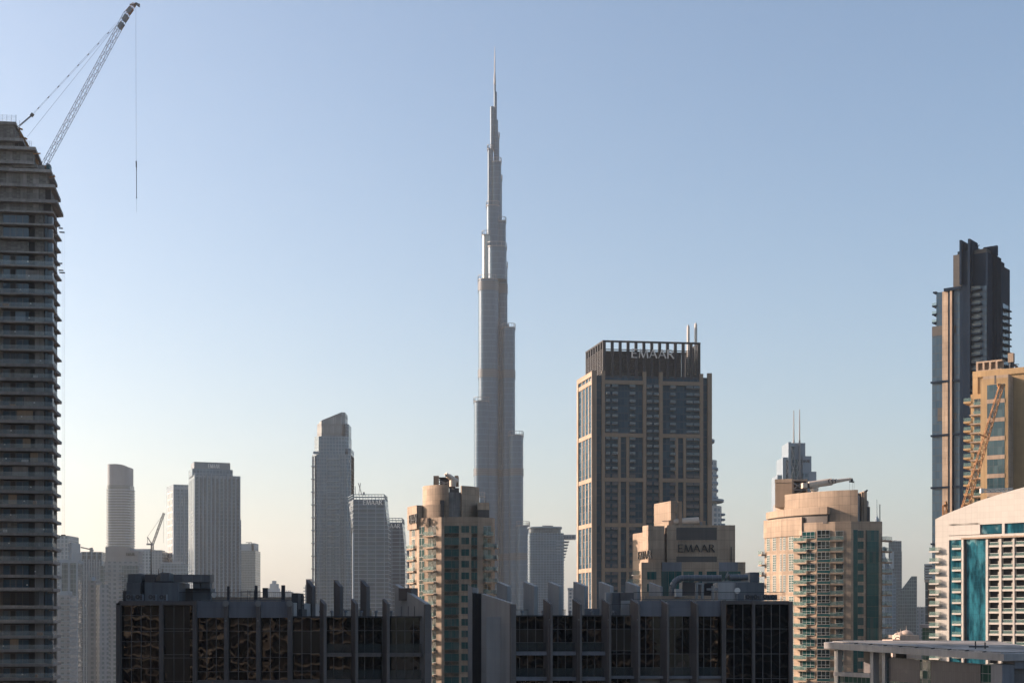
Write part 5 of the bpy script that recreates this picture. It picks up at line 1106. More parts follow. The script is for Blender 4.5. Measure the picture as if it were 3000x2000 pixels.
# ------------------------------------------------------------------ unfinished tower at the left with its crane
def unfinished_tower():
    Y = 357; t = bld('unfinished_tower', 'tall unfinished concrete tower with glass balconies filling the left edge', 'tower', 60, Y)
    z = lambda p: Zp(p, Y); f = fat(156, Y, 7); uL = f.u(-190)
    W = lambda px: f.off(-1.5).u(px)
    def slab(tip, py, th, mat, nm='floor_slab', tuck=0., bump=0.):
        g = Fr(f.x, f.y, 100); L = g.u(tip); q = g.p(L, 0, 0)
        k = g.p(L*.55, -.9-bump*.4, 0); k2 = g.p(L*.62, -.2, 0)
        P = [f.p(uL, 0, 0), (f.x-tuck, f.y), g.p(L*.5, 0, 0), k, k2, q, q+Vector((-6, 2, 0)), f.p(uL, -22, 0)]
        zz = z(py); return MB().prism([(p[0], p[1]) for p in P], zz-th, zz).build(nm, M[mat], t), P
    fl = [620, 657, 697, 739, 778.5, 820, 861, 901, 943, 984, 1025, 1067]
    while fl[-1] < 1680: fl.append(fl[-1]+41.1)
    fl += [1723, 1775, 1817, 1861, 1901, 1943, 1984, 2025, 2066, 2107]
    w = f.off(-1.6); u = lambda px: w.u(px)
    g = Fr(f.x, f.y, 100)
    for i, py in enumerate(fl):
        clad = py > 1060; broken = py in (1723, 1775, 1817)
        tip = (177, 181, 179)[i % 3] if py < 1500 else (180, 177)[i % 2]
        slab(tip, py-1, .42 if not clad else .75, 'slab' if not clad else 'slab_clad', 'floor_slab', 0, (0, 1.2)[i % 2])
        if broken: MB().fb(f, uL, -.1, z(py)-.35, z(py)+.25, -.2, .1).build('slab_edge', M['slab'], t)
        zt = z(py); zb = z(fl[i+1]) if i+1 < len(fl) else 0
        H = zt-zb
        if i+1 == len(fl): break
        c0 = zt-(.42 if not clad else .75)-.02; c1 = zb+.01
        # windows of this floor, piers and the open bays between them
        glassy = i not in (2,)
        m = MB().fb(w, u(9), u(84), c1, c0-.25, -.3, .02).build('window', M['ct_glass'] if glassy else M['blockwork'], t)
        if glassy:
            k = MB(); 
            for px in (29, 46, 66): k.fb(w, u(px), u(px)+.1, c1, c0-.25, .02, .09)
            k.fb(w, u(9), u(84), c0-.35, c0-.25, .02, .1)
            k.build('window_frame', M['mull'], m)
        MB().fb(w, u(30), u(46), c1, c0-.3, .03, .06).build('open_bay', M['inside'], t) if (i % 4 != 2 and i > 2) else None
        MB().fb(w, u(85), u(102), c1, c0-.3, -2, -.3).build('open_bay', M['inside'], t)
        MB().fb(w, u(102), u(128), c1, c0, -.5, .04).build('pier', M['blockwork' if py < 940 else 'concrete'] if py < 1060 else M['slab_clad'], t)
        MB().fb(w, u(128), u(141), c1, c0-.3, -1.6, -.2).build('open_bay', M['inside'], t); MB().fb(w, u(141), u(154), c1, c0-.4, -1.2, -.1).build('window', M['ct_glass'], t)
        MB().fb(w, u(-60), u(8), c1, c0, -.5, .02).build('pier', M['blockwork' if py < 1060 else 'fg_frame'], t)
        MB().fb(w, uL, u(-60), c1, c0, -.5, 0).build('window', M['ct_glass'], t)
        MB().fb(g, 1.7, 12.6, c1, c0, -2.2, -1.6).build('window', M['ct_glass'], t); [MB().fb(g, q, q+.7, c1, c0, -1.6, -1.4).build('pier', M['blockwork'], t) for q in (4, 8.4)]
        MB().fb(g, 12, 13.6, c1, c0, -5, -.9).build('wall', M['blockwork'], t)
        if i >= 3 and py < 1640 or py > 1700:
            if py in (1723,):
                k = MB(); 
                for j in range(34): k.fb(w, u(8)+j*.27, u(8)+j*.27+.11, c1, c0, 1.0, 1.15)
                k.build('timber_screen', M['bronze'], t)
            else:
                r = MB().fb(f, uL, -.08, zb+.02, zb+1.15, -.16, -.09).build('balustrade', M['rail_light'], t)
                r2 = MB().fb(g, .1, 6.6 if i % 2 else 7.6, zb+.02, zb+1.15, -.18, -.1).build('balustrade', M['rail_light'], t)
    MB().prism([(v.x, v.y) for v in (w.p(uL+.5, -3.2, 0), w.p(u(140), -3.2, 0), w.p(u(140), -12, 0), w.p(uL+.5, -16, 0))], 0, z(622)).build('sun_block_core', M['inside'], t)  # added unseen block, stops sun crossing the hollow floors
    rr = random.Random(11)
    for i, py in enumerate(fl[3:-1]):
        zb = z(fl[i+4]); zt = z(py)
        if rr.random() < .7: q = u(10)+rr.random()*(u(140)-u(10)); MB().fb(f, q, q+.35, zb+.75, zb+1.05, -.08, -.06).build('paper_sticker', M['frame_white'], t)
        if rr.random() < .22: q = u(20)+rr.random()*9; MB().fb(w, q, q+1.8+rr.random()*2.2, zb+.05, zt-.9, .15, .2).build('dust_sheet', M[rr.choice(['far_plain', 'slab', 'tan_plain', 'blockwork'])], t)
        if rr.random() < .45: q = u(5)+rr.random()*11; MB().fb(w, q, q+.6+rr.random(), zb+.02, zb+.4+rr.random()*.8, .3, .9).build('material_stack', M[rr.choice(['blockwork', 'frame_white', 'bronze', 'yellow'])], t)
    for i in range(3):
        zb, zt = z(fl[i+1]), z(fl[i])-.45
        for q in (u(104), u(112), u(121), u(131), u(137)): MB().bar(w.p(q+rr.random()*.4, .5, zb), w.p(q, .5, zt), .08).build('scaffold_prop', M['lattice'], t)
    # stepped bare top: (row of slab, how far right the slab runs, how far right the wall below it runs)
    steps = [(357, 47, 43), (408, 67, 54), (432, 104, 97), (474, 98, 128), (496, 150, 135), (540, 160, 150), (585, 168, 150), (620, 178, 150)]
    for i, (py, sx, wx) in enumerate(steps[:-1]):
        nx = steps[i+1][0]
        def plate(px, n, zb, zt, nm, mt, dep):
            a, b = w.p(uL, n, 0), w.off(n).p(w.off(n).u(px), 0, 0); c = b+Vector((math.cos(R(101)), math.sin(R(101)), 0))*dep
            MB().prism([(v.x, v.y) for v in (a, b, c, w.p(uL, -dep-12, 0))], zb, zt).build(nm, M[mt], t)
        plate(wx, 0, z(nx), z(py)-.4, 'wall', 'blockwork', 11); plate(sx, 1.5 if i else .4, z(py)-.75, z(py), 'floor_slab', 'slab', 13)
        for a in (-20, 18, 60, 96): 
            if a+16 < wx and i > 0: MB().fb(w, u(a), u(a+18), z(nx)+.05, z(py)-.8, -.1, .12 if i % 2 else .08).build('pier', M['concrete'], t)
    MB().fb(w, u(40), u(110), z(489), z(480), -2, .6).build('parapet', M['concrete'], t)
    for a, b, t0, t1 in ((44, 54, 404, 428), (133, 149, 551, 584), (128, 149, 592, 618)): MB().fb(w, u(a), u(b), z(t1), z(t0), 0, .14).build('open_bay', M['inside'], t)
    m = MB()
    for i in range(9): m.bar(w.p(u(-60)+i*1.1, 0, z(357)), w.p(u(-60)+i*1.1, 0, z(335)), .05)
    for q in range(6): m.bar(w.p(u(-60), 0, z(337+q*3.6)), w.p(u(47), 0, z(337+q*3.6)), .03)
    for i in range(2): m.bar(w.p(u(47), -4*i, z(357)), w.p(u(47), -4*i, z(335)), .06)
    m.build('safety_fence', M['rope'], t)
    m = MB()
    for a, b, py, hh in ((146, 160, 536, 14), (45, 62, 405, 20), (72, 93, 432, 20)):
        for i in range(5): p = a+(b-a)*i/4; m.bar(w.p(u(p), .4, z(py)), w.p(u(p), .4, z(py-hh)), .05)
        for q in (.4, .7, 1): m.bar(w.p(u(a), .4, z(py-hh*q)), w.p(u(b), .4, z(py-hh*q)), .04)
    m.build('guard_rail', M['lattice'], t)
    m = MB()
    for a, b, py in ((98, 120, 449), (132, 150, 497), (146, 161, 516), (150, 163, 515)): m.bar(w.p(u(a), .5, z(py)), w.p(u(b), .5, z(py-2)), .25)
    m.build('formwork_beam', M['yellow'], t)
    # davits with ropes and the hanging cradle
    k = thing('hanging_cradle', 'small work cradle hanging on thin ropes from black brackets beside the unfinished tower', 'work cradle', (Xp(186, Y+8), Y+8, z(1568)))
    y = Y+8
    for a, b, py in ((172, 184, 643), (174, 189, 655), (172, 182.5, 748), (172, 185.5, 769), (174, 190, 776)): MB().bar((Xp(a, y), y, z(py)), (Xp(b, y), y, z(py+.6)), .28).build('bracket', M['sign_dark'], k)
    for px, t0 in ((182, 643), (188.3, 655), (185, 769), (189.6, 776)): MB().bar((Xp(px, y), y, z(t0)), (Xp(px, y), y, z(1560)), .016).build('rope', M['rope'], k)
    MB().box(Xp(180, y), Xp(191, y), y-.4, y+.4, z(1564), z(1560)).build('platform', M['darksteel'], k)
unfinished_tower()

def big_crane():
    Y = 362; z = lambda p: Zp(p, Y); x = lambda p: Xp(p, Y); P = lambda a, b: Vector((x(a), Y, z(b)))
    t = thing('tower_crane', 'big luffing tower crane on the unfinished tower with boom raised to the right', 'crane', (x(128), Y, z(500)))
    MB().truss(P(129, 486), P(372, 40), 1.2, 27, .075, Vector((0, 1, 0))).build('boom', M['lattice'], t)
    MB().truss(P(372, 40), P(394, 12), 1.05, 5, .09, Vector((0, 1, 0)), .8).build('boom_tip', M['yellow'], t)
    for a, b, c_, d in ((347, 84, 358, 68), (360, 62, 371, 46), (373, 39, 384, 24)):
        p, q = P(a+2, b), P(c_+2, d); v = (q-p).normalized(); n = Vector((-v.z, 0, v.x))*.52; m = MB()
        for s in (-.62, .58): o = Vector((0, s, 0)); m.face([p-n+o, q-n+o, q+n+o, p+n+o]).face([p-n+o+Vector((0, .04, 0)), p+n+o+Vector((0, .04, 0)), q+n+o+Vector((0, .04, 0)), q-n+o+Vector((0, .04, 0))])
        m.build('wind_panel', M['steel'], t)
    m = MB(); m.bar(P(380, 14), P(402, 12), .25).bar(P(396, 10), P(408, 20), .35).bar(P(398, 8), P(408, 14), .2).bar(P(408, 12), P(408, 21), .3).bar(P(392, 20), P(398, 10), .4); m.build('boom_head', M['lattice'], t)
    for s in (-.4, .4): MB().bar(P(346, 66)+Vector((0, s, 0)), P(95, 336)+Vector((0, s*.5, 0)), .03).build('stay', M['rope'], t)
    m = MB()
    for i in range(1, 9): p = P(346, 66)+(P(95, 336)-P(346, 66))*(i/8.6); q = (P(95, 336)-P(346, 66)).normalized(); m.bar(p-q*.3, p+q*.3, .12)
    m.build('stay_joint', M['lattice'], t)
    MB().bar(P(97, 333), P(91, 341), .75, .6).build('stay_block', M['lattice'], t)
    m = MB(); [m.bar(P(93, 338)+Vector((0, s, 0)), P(52, 373)+Vector((dx, s, dx)), .1) for s, dx in ((-.3, 0), (.3, .15), (0, .5))]; m.build('luffing_rope', M['rope'], t)
    MB().bar(P(343, 72), P(80, 401), .04).build('luffing_rope', M['rope'], t)
    MB().bar(P(50, 372), P(112, 482), .55).build('mast', M['yellow'], t); m = MB(); m.bar(P(60, 392), P(60, 410), .35).bar(P(56, 376), P(66, 380), .4).bar(P(72, 404), P(79, 408), .4).bar(P(100, 462), P(112, 474), .5); m.build('sheave_bracket', M['yellow'], t)
    MB().truss(P(120, 520), P(120, 497), 1.6, 3, .25).build('slewing_base', M['yellow'], t)
    MB().box(x(108), x(141), Y-1.3, Y+1.3, z(498), z(489)).build('machinery_deck', M['yellow'], t)
    MB().bar(P(150, 515), P(160, 514), .3).build('outrigger', M['yellow'], t)
    cb = MB(); P1 = [(x(141), Y-1.6), (x(151), Y-1.6), (x(151), Y-.2), (x(141), Y-.2)]; cb.prism(P1, z(511), [z(484), z(486), z(486), z(484)]); cab = cb.build('cab', M['fg_panel'], t)
    MB().box(x(142), x(151.6), Y-1.66, Y-.1, z(505), z(490)).build('window', M['teal'], cab)
    m = MB(); m.bar(P(398, 21), P(399, 473), .04); m.build('hoist_rope', M['rope'], t)
    MB().bar(P(399, 472), P(399.4, 490), .26).bar(P(399.4, 490), P(399.6, 498), .16).bar(P(399.6, 498), P(400, 578), .13).bar(P(400, 578), P(400, 581), .22).bar(P(400, 581), P(400, 622), .03).build('hook_block', M['sign_dark'], t)
big_crane()

# ------------------------------------------------------------------ the dark building in the foreground
FY = 189.
def fx(p): return Xp(p, FY)
def fz(p): return Zp(p, FY)
FF = Fr(0, FY, 0)
def fbox(a, b, tp, bt, n0, n1, nm, mt, par):
    return MB().fb(FF, fx(a), fx(b), 0 if bt is None else fz(bt), fz(tp), n0, n1).build(nm, M[mt] if isinstance(mt, str) else mt, par)
def fin(px, top, n_near, L, par, th=.42, ang=-58, base=None, slope=.52, nm='blade_fin', mt='fg_frame'):
    """an upright blade, its near end at column px, its top falling towards the near end"""
    x, y = Xp(px, FY-n_near), FY-n_near; g = Fr(x, y, ang)
    zt = Zp(top, y); A = [g.p(-L, 0, 0), g.p(0, 0, 0), g.p(0, -th, 0), g.p(-L, -th, 0)]; hi = [zt+L*slope, zt, zt, zt+L*slope]
    return MB().hexa([Vector((p.x, p.y, 0 if base is None else base)) for p in A], [Vector((p.x, p.y, h)) for p, h in zip(A, hi)]).build(nm, M[mt], par)
def pane_window(a, b, tp, bt, par, mt='fg_glass', nm=3, tr=(), n=0.):
    o = fbox(a, b, tp, bt, n-.3, n, 'window', mt, par); m = MB()
    for i in range(1, nm): q = fx(a)+(fx(b)-fx(a))*i/nm; m.fb(FF, q-.035, q+.035, fz(bt), fz(tp), n, n+.08)
    for y in tr: m.fb(FF, fx(a), fx(b), fz(y)-.03, fz(y)+.03, n, n+.06)
    for y in (fz(tp)-.03, fz(bt)): m.fb(FF, fx(a), fx(b), y, y+.03, n, n+.05)
    if m.F: m.build('mullion', M['mull'], o)
    return o
def left_wing():
    t = thing('dark_office_building', 'dark mirror glass building in the foreground, left wing with plant on its roof', 'office building', (fx(800), FY, 0))
    MB().box(fx(350), fx(578), FY+.4, FY+26, 0, fz(1762)).build('wall', M['fg_wall'], t)
    MB().box(fx(578), fx(860), FY+.4, FY+26, 0, fz(1764)).build('wall', M['fg_wall'], t)
    MB().box(fx(860), fx(1238), FY+1.2, FY+22, 0, fz(1808)).build('wall', M['fg_wall'], t)
    # bay A
    fbox(345, 357.5, 1766, None, -24, .9, 'column', 'fg_frame', t); fbox(470, 480.5, 1760, None, -.5, .8, 'column', 'fg_frame', t); fbox(568, 579, 1759, None, -.5, .8, 'column', 'fg_frame', t)
    fbox(357.5, 470, 1759.5, 1772, -.8, .55, 'beam', 'fg_frame', t); fbox(480.5, 568, 1759.5, 1771, -.8, .55, 'beam', 'fg_frame', t)
    MB().hexa([FF.p(fx(345), .9, fz(1772)), FF.p(fx(357), .9, fz(1772)), FF.p(fx(357), -.5, fz(1772)), FF.p(fx(345), -.5, fz(1772))], [FF.p(fx(355), .9, fz(1758)), FF.p(fx(358), .9, fz(1758)), FF.p(fx(358), -.5, fz(1758)), FF.p(fx(355), -.5, fz(1758))]).build('corner_brace', M['fg_frame'], t)
    rows = [1772, 1848, 1926, 2004, 2082]
    for a, b in zip(rows, rows[1:]): pane_window(357.5, 470, a, b, t, 'fg_glass', 4, (a+30,))
    for a, b in zip(rows, rows[1:]): pane_window(480.5, 568, a, b, t, 'fg_brown', 3, (a+68,)); 
    for a, b in ((1774, 1850), (1870, 1925), (1950, 2000)): fbox(556, 568, a, b, 0, .03, 'window', 'fg_glass', t); fbox(480.5, 486, a+20, b-10, 0, .03, 'window', 'fg_glass', t)
    # bay B
    for a, b in ((579, 661), (671, 754), (765, 846)):
        fbox(a, b, 1760, 1808, -.6, .35, 'fascia', 'fg_panel', t)
        pane_window(a, b, 1808, 1847, t, 'fg_glass', 3); pane_window(a, b, 1847, 1924, t, 'fg_glass', 3); pane_window(a, b, 1924, 1966, t, 'fg_glass', 3); pane_window(a, b, 1966, 1991, t, 'fg_glass', 3)
        fbox(a, b, 1991, 2002, -.6, .5, 'beam', 'fg_frame', t); pane_window(a, b, 2002, 2068, t, 'fg_glass', 3)
    for a, b in ((660.5, 671.5), (754, 765.5), (845.5, 858)):
        fbox(a, b, 1764, None, -.5, 1.0, 'column', 'fg_frame', t); m = MB(); c = FF.p((fx(a)+fx(b))/2, 1.02, fz(1767)); m.tube(c, c+Vector((0, -.12, 0)), .42, .42, 14); m.build('column_cap', M['steel'], t)
        m = MB(); c = FF.p((fx(a)+fx(b))/2, 1.02, fz(1817)); m.tube(c, c+Vector((0, -.2, 0)), .1, .1, 8); m.build('lamp', M['steel'], t)
    # bay C
    for k, (a, b) in enumerate(((858, 938), (949, 1030), (1042, 1117), (1134, 1236))):
        if k == 0:
            pane_window(a, b, 1807, 1847, t, 'fg_glass', 3); pane_window(a, b, 1847, 1913, t, 'fg_brown', 3); pane_window(a, b, 1913, 1964, t, 'fg_glass', 3); pane_window(a, b, 1964, 1990, t, 'fg_glass', 3)
        else:
            mt = 'fg_glass' if k < 3 else 'fg_glass_calm'
            pane_window(a, b, 1807, 1846, t, mt, 3 if k < 3 else 4, (), -.6); pane_window(a, b, 1846, 1911, t, mt, 3 if k < 3 else 4, (), -.6)
            fbox(a, b, 1911, 1922, -.8, .6, 'beam', 'fg_frame', t); fbox(a+1, b-1, 1884, 1911, .35, .4, 'balustrade', 'rail_dark', t)
            pane_window(a, b, 1922, 1988, t, mt, 3 if k < 3 else 4, (), -.6); fbox(a+1, b-1, 1961, 1988, .35, .4, 'balustrade', 'rail_dark', t)
        fbox(a, b, 1989, 1998, -.8, .6, 'beam', 'fg_frame', t); pane_window(a, b, 1999, 2066, t, 'fg_glass', 3, (), -.6)
    fbox(858, 1236, 1803.5, 1807.5, -22, .15, 'roof_parapet', 'ribs', t)
    for p, tp in ((948.5, 1769), (1041, 1768), (1133.5, 1768)): fin(p, tp, 1.1, 1.35, t)
    for p, tp in ((914, 1716), (995, 1716), (1073.5, 1716)): fin(p, tp+2, -16, 2.0, t, .55, -58, 95)
    # the sloping end wall by the gap
    g = Fr(fx(1249), FY-1, -60); L = 9.6; z0, z1 = fz(1768), Zp(1711, 197)
    A = [g.p(-L, 0, 0), g.p(0, 0, 0), g.p(0, -.62, 0), g.p(-L, -.62, 0)]
    MB().hexa(A, [Vector((p.x, p.y, q)) for p, q in zip(A, (z1, z0, z0, z1))]).build('end_wall', M['fg_wall'], t)
    MB().fb(g, -.02, .3, 0, z0-.1, -.66, .3).build('column', M['fg_frame'], t)
    q = Fr(Xp(1172, 194.5), 194.5, -40); MB().fb(q, .2, 2.6, Zp(1758, 194), Zp(1722, 194), -.8, .5).build('hood', M['fg_frame'], t)
    m = MB(); 
    for a in (-3.3, -5.2, -7.4): m.bar(g.p(a, .08, fz(1804)), g.p(a, .08, fz(1774)), .06)
    m.build('conduit', M['darksteel'], t)
    return t
left_wing()
def right_wing():
    t = thing('dark_office_building', 'dark mirror glass building in the foreground, right wing with blade fins and ducts', 'office building', (fx(1840), FY, 0))
    MB().box(fx(1425), fx(1868), FY+1.2, FY+22, 0, fz(1806)).build('wall', M['fg_wall'], t)
    MB().box(fx(1868), fx(2316), FY+.5, FY+26, 0, fz(1761)).build('wall', M['fg_wall'], t)
    # gap side: jamb, ribs and the sloping wall
    g = Fr(fx(1499), FY-1, -56); L = 7.4; A = [g.p(-L, 0, 0), g.p(0, 0, 0), g.p(0, -.5, 0), g.p(-L, -.5, 0)]; z0, z1 = fz(1767), Zp(1738, 195)
    MB().hexa(A, [Vector((p.x, p.y, q)) for p, q in zip(A, (z1, z0, z0, z1))]).build('end_wall', M['fg_wall'], t); MB().fb(g, -.02, .26, 0, z0-.1, -.54, .3).build('column', M['fg_frame'], t)
    Yb = 196.; B = lambda a, b, tp, y0, y1, nm, mt: MB().box(Xp(a, Yb), Xp(b, Yb), y0, y1, 0, Zp(tp, Yb)).build(nm, M[mt], t)
    xa, xb = Xp(1370, Yb), Xp(1399, Yb)
    P = [(xa, Yb+.6), (Xp(1384, Yb), Yb-.4), (Xp(1384, Yb), Yb+6), (xa, Yb+6)]; MB().prism(P, 0, [Zp(1710, Yb), Zp(1719, Yb), Zp(1719, Yb), Zp(1710, Yb)]).build('jamb', M['fg_wall'], t)
    P = [(Xp(1384, Yb), Yb), (Xp(1399, Yb), Yb), (Xp(1399, Yb), Yb+6), (Xp(1384, Yb), Yb+6)]; MB().prism(P, 0, [Zp(1719, Yb), Zp(1721, Yb), Zp(1721, Yb), Zp(1719, Yb)]).build('jamb', M['fg_wall'], t)
    for i in range(9): a = 1384.5+i*4.1; B(a, a+2.3, 1735+i*.3, Yb-1.0, Yb+.2, 'facade_rib', 'ribs')
    B(1384, 1424, 1738, Yb-.2, Yb+4, 'wall', 'ribs'); B(1414, 1425, 1737, Yb-1.4, Yb+3, 'column', 'fg_frame')
    cols = [(1605, 1613), (1691, 1699), (1777, 1785), (1862, 1870), (1948, 1955), (2033, 2041)]
    bays = [(1499, 1605), (1613, 1691), (1699, 1777), (1785, 1862), (1870, 1948), (1955, 2033), (2041, 2115)]
    for k, (a, b) in enumerate(bays):
        if k < 3:
            mt = 'fg_glass' if k in (0, 2) else 'fg_glass_calm'
            pane_window(a, b-12, 1804, 1842, t, mt, 4 if k == 0 else 3, (), -.6)
            pane_window(a, b-12, 1842, 1881, t, 'fg_brown' if k == 0 else mt, 4 if k == 0 else 3, (), -.6); pane_window(a, b-12, 1881, 1907, t, mt, 4 if k == 0 else 3, (), -.6)
            fbox(b-12, b, 1804, 1907, -.9, -.4, 'pier', 'fg_panel', t)
            fbox(a, b, 1907, 1918, -.8, .6, 'beam', 'fg_panel', t); fbox(a+1, b-1, 1881, 1907, .35, .4, 'balustrade', 'rail_dark', t)
            pane_window(a, b-12, 1918, 1981, t, 'fg_glass_calm', 4 if k == 0 else 3, (), -.6); fbox(b-12, b, 1918, 1981, -.9, -.4, 'pier', 'fg_panel', t); fbox(a+1, b-1, 1956, 1981, .35, .4, 'balustrade', 'rail_dark', t)
        else:
            top = 1804
            if k > 3: fbox(a, b, 1759, 1804, -.6, .3, 'fascia', 'fg_panel', t)
            if k == 3: pane_window(a, b-12, 1804, 1841, t, 'fg_glass', 3); pane_window(a, b-12, 1841, 1905, t, 'fg_brown', 3); pane_window(a, b-12, 1905, 1914, t, 'fg_glass', 3)
            else: pane_window(a, b-12, 1804, 1841, t, 'fg_glass', 3); pane_window(a, b-12, 1841, 1914, t, 'fg_glass', 3)
            pane_window(a, b-12, 1914, 1954, t, 'fg_glass', 3); pane_window(a, b-12, 1954, 1978, t, 'fg_glass_calm', 3); fbox(b-12, b, 1804, 1978, -.7, -.2, 'pier', 'fg_panel', t); fbox(a+1, b-1, 1953, 1978, .35, .4, 'balustrade', 'rail_dark', t)
        fbox(a, b, 1981 if k < 3 else 1978, 1992 if k < 3 else 1986, -.8, .6, 'beam', 'fg_panel', t); pane_window(a, b, 1993 if k < 3 else 1987, 2058, t, 'fg_glass', 3, (), -.6)
    for i, (a, b) in enumerate(cols):
        fbox(a, b, 1768 if i > 3 else 1770, None, -.6, 1.0, 'column', 'fg_frame', t); m = MB(); c = FF.p((fx(a)+fx(b))/2, 1.02, fz(1814)); m.tube(c, c+Vector((0, -.2, 0)), .1, .1, 8); m.build('lamp', M['steel'], t)
        fin(b, 1769, 1.3, 1.7 if i < 4 else 1.5, t, .34, -56, None, .42)
    fbox(1499, 1868, 1801, 1804.3, -20, .12, 'roof_parapet', 'ribs', t)
    for p, tp in ((1486, 1718), (1565, 1718), (1637, 1718), (1712, 1718), (1787, 1718), (1866, 1718)): fin(p, tp-2, -17, 2.3, t, .75, -48, 94, .3, 'blade_fin', 'fg_wall')
    fin(1935, 1718, -17, 2.3, t, .5, -48, 94, .3, 'blade_fin', 'fg_wall')
    # bay D
    fbox(2112, 2124.5, 1757, None, -3, .9, 'column', 'fg_frame', t); MB().fb(FF, fx(2100), fx(2113), 0, fz(1758), -5, -.2).build('pier', M['fg_wall'], t)
    fbox(2124.5, 2309, 1759, 1769, -.8, .5, 'beam', 'fg_frame', t); fbox(2202, 2210, 1760, None, -.5, .7, 'column', 'fg_frame', t); fbox(2309, 2320, 1760, None, -25, .8, 'column', 'fg_frame', t)
    rows = [1769, 1841, 1914, 1986, 2058]
    for a, b in zip(rows, rows[1:]): pane_window(2124.5, 2202, a, b, t, 'fg_glass', 3); pane_window(2210, 2309, a, b, t, 'fg_glass', 4)
right_wing()

# plant and equipment on the two roofs
def roof_things():
    def at(a, b, tp, bt, y0, y1, mb=None): return (mb or MB()).box(Xp(a, y0), Xp(b, y0), y0, y1, Zp(bt, y0), Zp(tp, y0))
    def one(name, lab, cat, a, b, tp, bt, y0, y1, mt, group=None):
        return tag(at(a, b, tp, bt, y0, y1).build(name, M[mt]), lab, cat, group)
    # left roof
    one('plant_room', 'long grey metal plant room above the fan units on the left wing', 'plant room', 424, 522, 1705, 1762, 199, 206, 'plant')
    one('plant_room', 'short grey metal plant room at the left end of the left wing roof', 'plant room', 370, 411, 1705, 1762, 199.5, 206, 'plant')
    one('pipe_cupboard', 'narrow dark recess with pipes between the two grey plant rooms', 'cupboard', 411.5, 423.5, 1700, 1762, 201, 205, 'ribs')
    one('air_handler', 'square dark box on top of the short plant room, far left', 'air handler', 374, 414, 1680, 1704.6, 200.5, 205, 'plant')
    one('air_handler', 'brownish box on top of the long plant room beside the curved duct', 'air handler', 425, 455, 1681, 1704.6, 200.5, 205, 'fg_frame')
    t = thing('air_duct', 'long galvanised duct running level over the left wing roof', 'duct', (Xp(540, 201), 201, Zp(1706, 201)))
    at(507.5, 616, 1682, 1704, 201, 203.5).build('casing', M['ductmetal'], t)
    m = MB(); [at(p, p+1.2, 1681.5, 1704.4, 200.95, 203.55, m) for p in (508, 535, 562, 588, 614)]; m.build('flange', M['steel'], t)
    for a, b in ((565, 586), (590, 615)): at(a, b, 1705, 1722, 201.5, 203).build('branch_duct', M['plant'], t)
    t = thing('air_duct', 'faceted bulging duct piece standing on the long plant room', 'duct', (Xp(480, 200.5), 200.5, Zp(1704, 200.5)))
    y = 200.6; P = [(Xp(456, y), y), (Xp(474, y), y-.8), (Xp(500, y), y-.8), (Xp(507, y), y), (Xp(507, y), y+3), (Xp(456, y), y+3)]
    MB().prism(P, [Zp(1702, y)]*6, [Zp(1692, y), Zp(1677, y), Zp(1677, y), Zp(1681, y), Zp(1681, y), Zp(1692, y)]).build('casing', M['ductmetal'], t); MB().box(Xp(457, y), Xp(506, y), y-.9, y+2, Zp(1704.5, y), Zp(1702, y)).build('base_frame', M['darksteel'], t)
    one('water_tank', 'dark stepped tank standing under the long duct on the left roof', 'tank', 538, 564, 1722, 1762, 203.5, 206, 'fg_frame'); one('filter_box', 'low grey box on short legs under the right end of the long duct', 'box', 565, 617, 1722, 1762, 203, 206, 'plant')
    def ac(px, y, lab, gr, w=21, tp=1740, bt=1758.5):
        t = thing('condenser_unit', lab, 'condenser', (Xp(px, y), y, Zp(bt, y)), gr)
        at(px-w/2, px+w/2, tp, bt, y, y+.9).build('casing', M['fg_panel'], t)
        c = Vector((Xp(px-2.5, y), y, Zp((tp+bt)/2-1.5, y))); m = MB(); m.tube(c+Vector((0, -.02, 0)), c+Vector((0, -.05, 0)), .30, .30, 18); m.build('fan_opening', M['sign_dark'], t)
        m = MB(); 
        for i in range(4): a = math.pi*i/4; d = Vector((math.cos(a), 0, math.sin(a)))*.3; m.bar(c+Vector((0, -.07, 0))-d, c+Vector((0, -.07, 0))+d, .025)
        m.build('fan_guard', M['steel'], t); at(px+5, px+w/2-.5, tp+2, bt-2, y-.03, y).build('coil_grille', M['louvre'], t); return t
    for i, px in enumerate((379, 406, 444, 476)): ac(px, 191.5, ('leftmost fan unit of the row on the left wing edge', 'second fan unit from the left on the left wing edge', 'third fan unit from the left on the left wing edge', 'rightmost fan unit of the row on the left wing edge')[i], 'condensers along the left wing roof edge')
    one('control_box', 'dark box at the left corner of the roof beside the fan units', 'box', 360, 370, 1730, 1760, 192, 193.5, 'ribs')
    def railing(name, lab, a, b, tp, bt, y, n, cat='railing'):
        t = thing(name, lab, cat, (Xp((a+b)/2, y), y, Zp(bt, y))); x0, x1, z0, z1 = Xp(a, y), Xp(b, y), Zp(bt, y), Zp(tp, y)
        MB().bar((x0, y, z1), (x1, y, z1), .06).build('top_rail', M['darksteel'], t); MB().bar((x0, y, z0+.12), (x1, y, z0+.12), .04).build('bottom_rail', M['darksteel'], t)
        m = MB(); [m.bar((x0+(x1-x0)*i/n, y, z0), (x0+(x1-x0)*i/n, y, z1), .022) for i in range(n+1)]; m.build('baluster', M['darksteel'], t)['kind'] = 'stuff'; return t
    railing('roof_railing', 'dark bar railing along the left wing roof', 525, 856, 1734, 1760, 190.5, 96)
    one('parapet_wall', 'sandy low wall behind the bar railing on the left wing roof', 'wall', 534, 858, 1748, 1762, 204, 204.6, 'tan_plain')
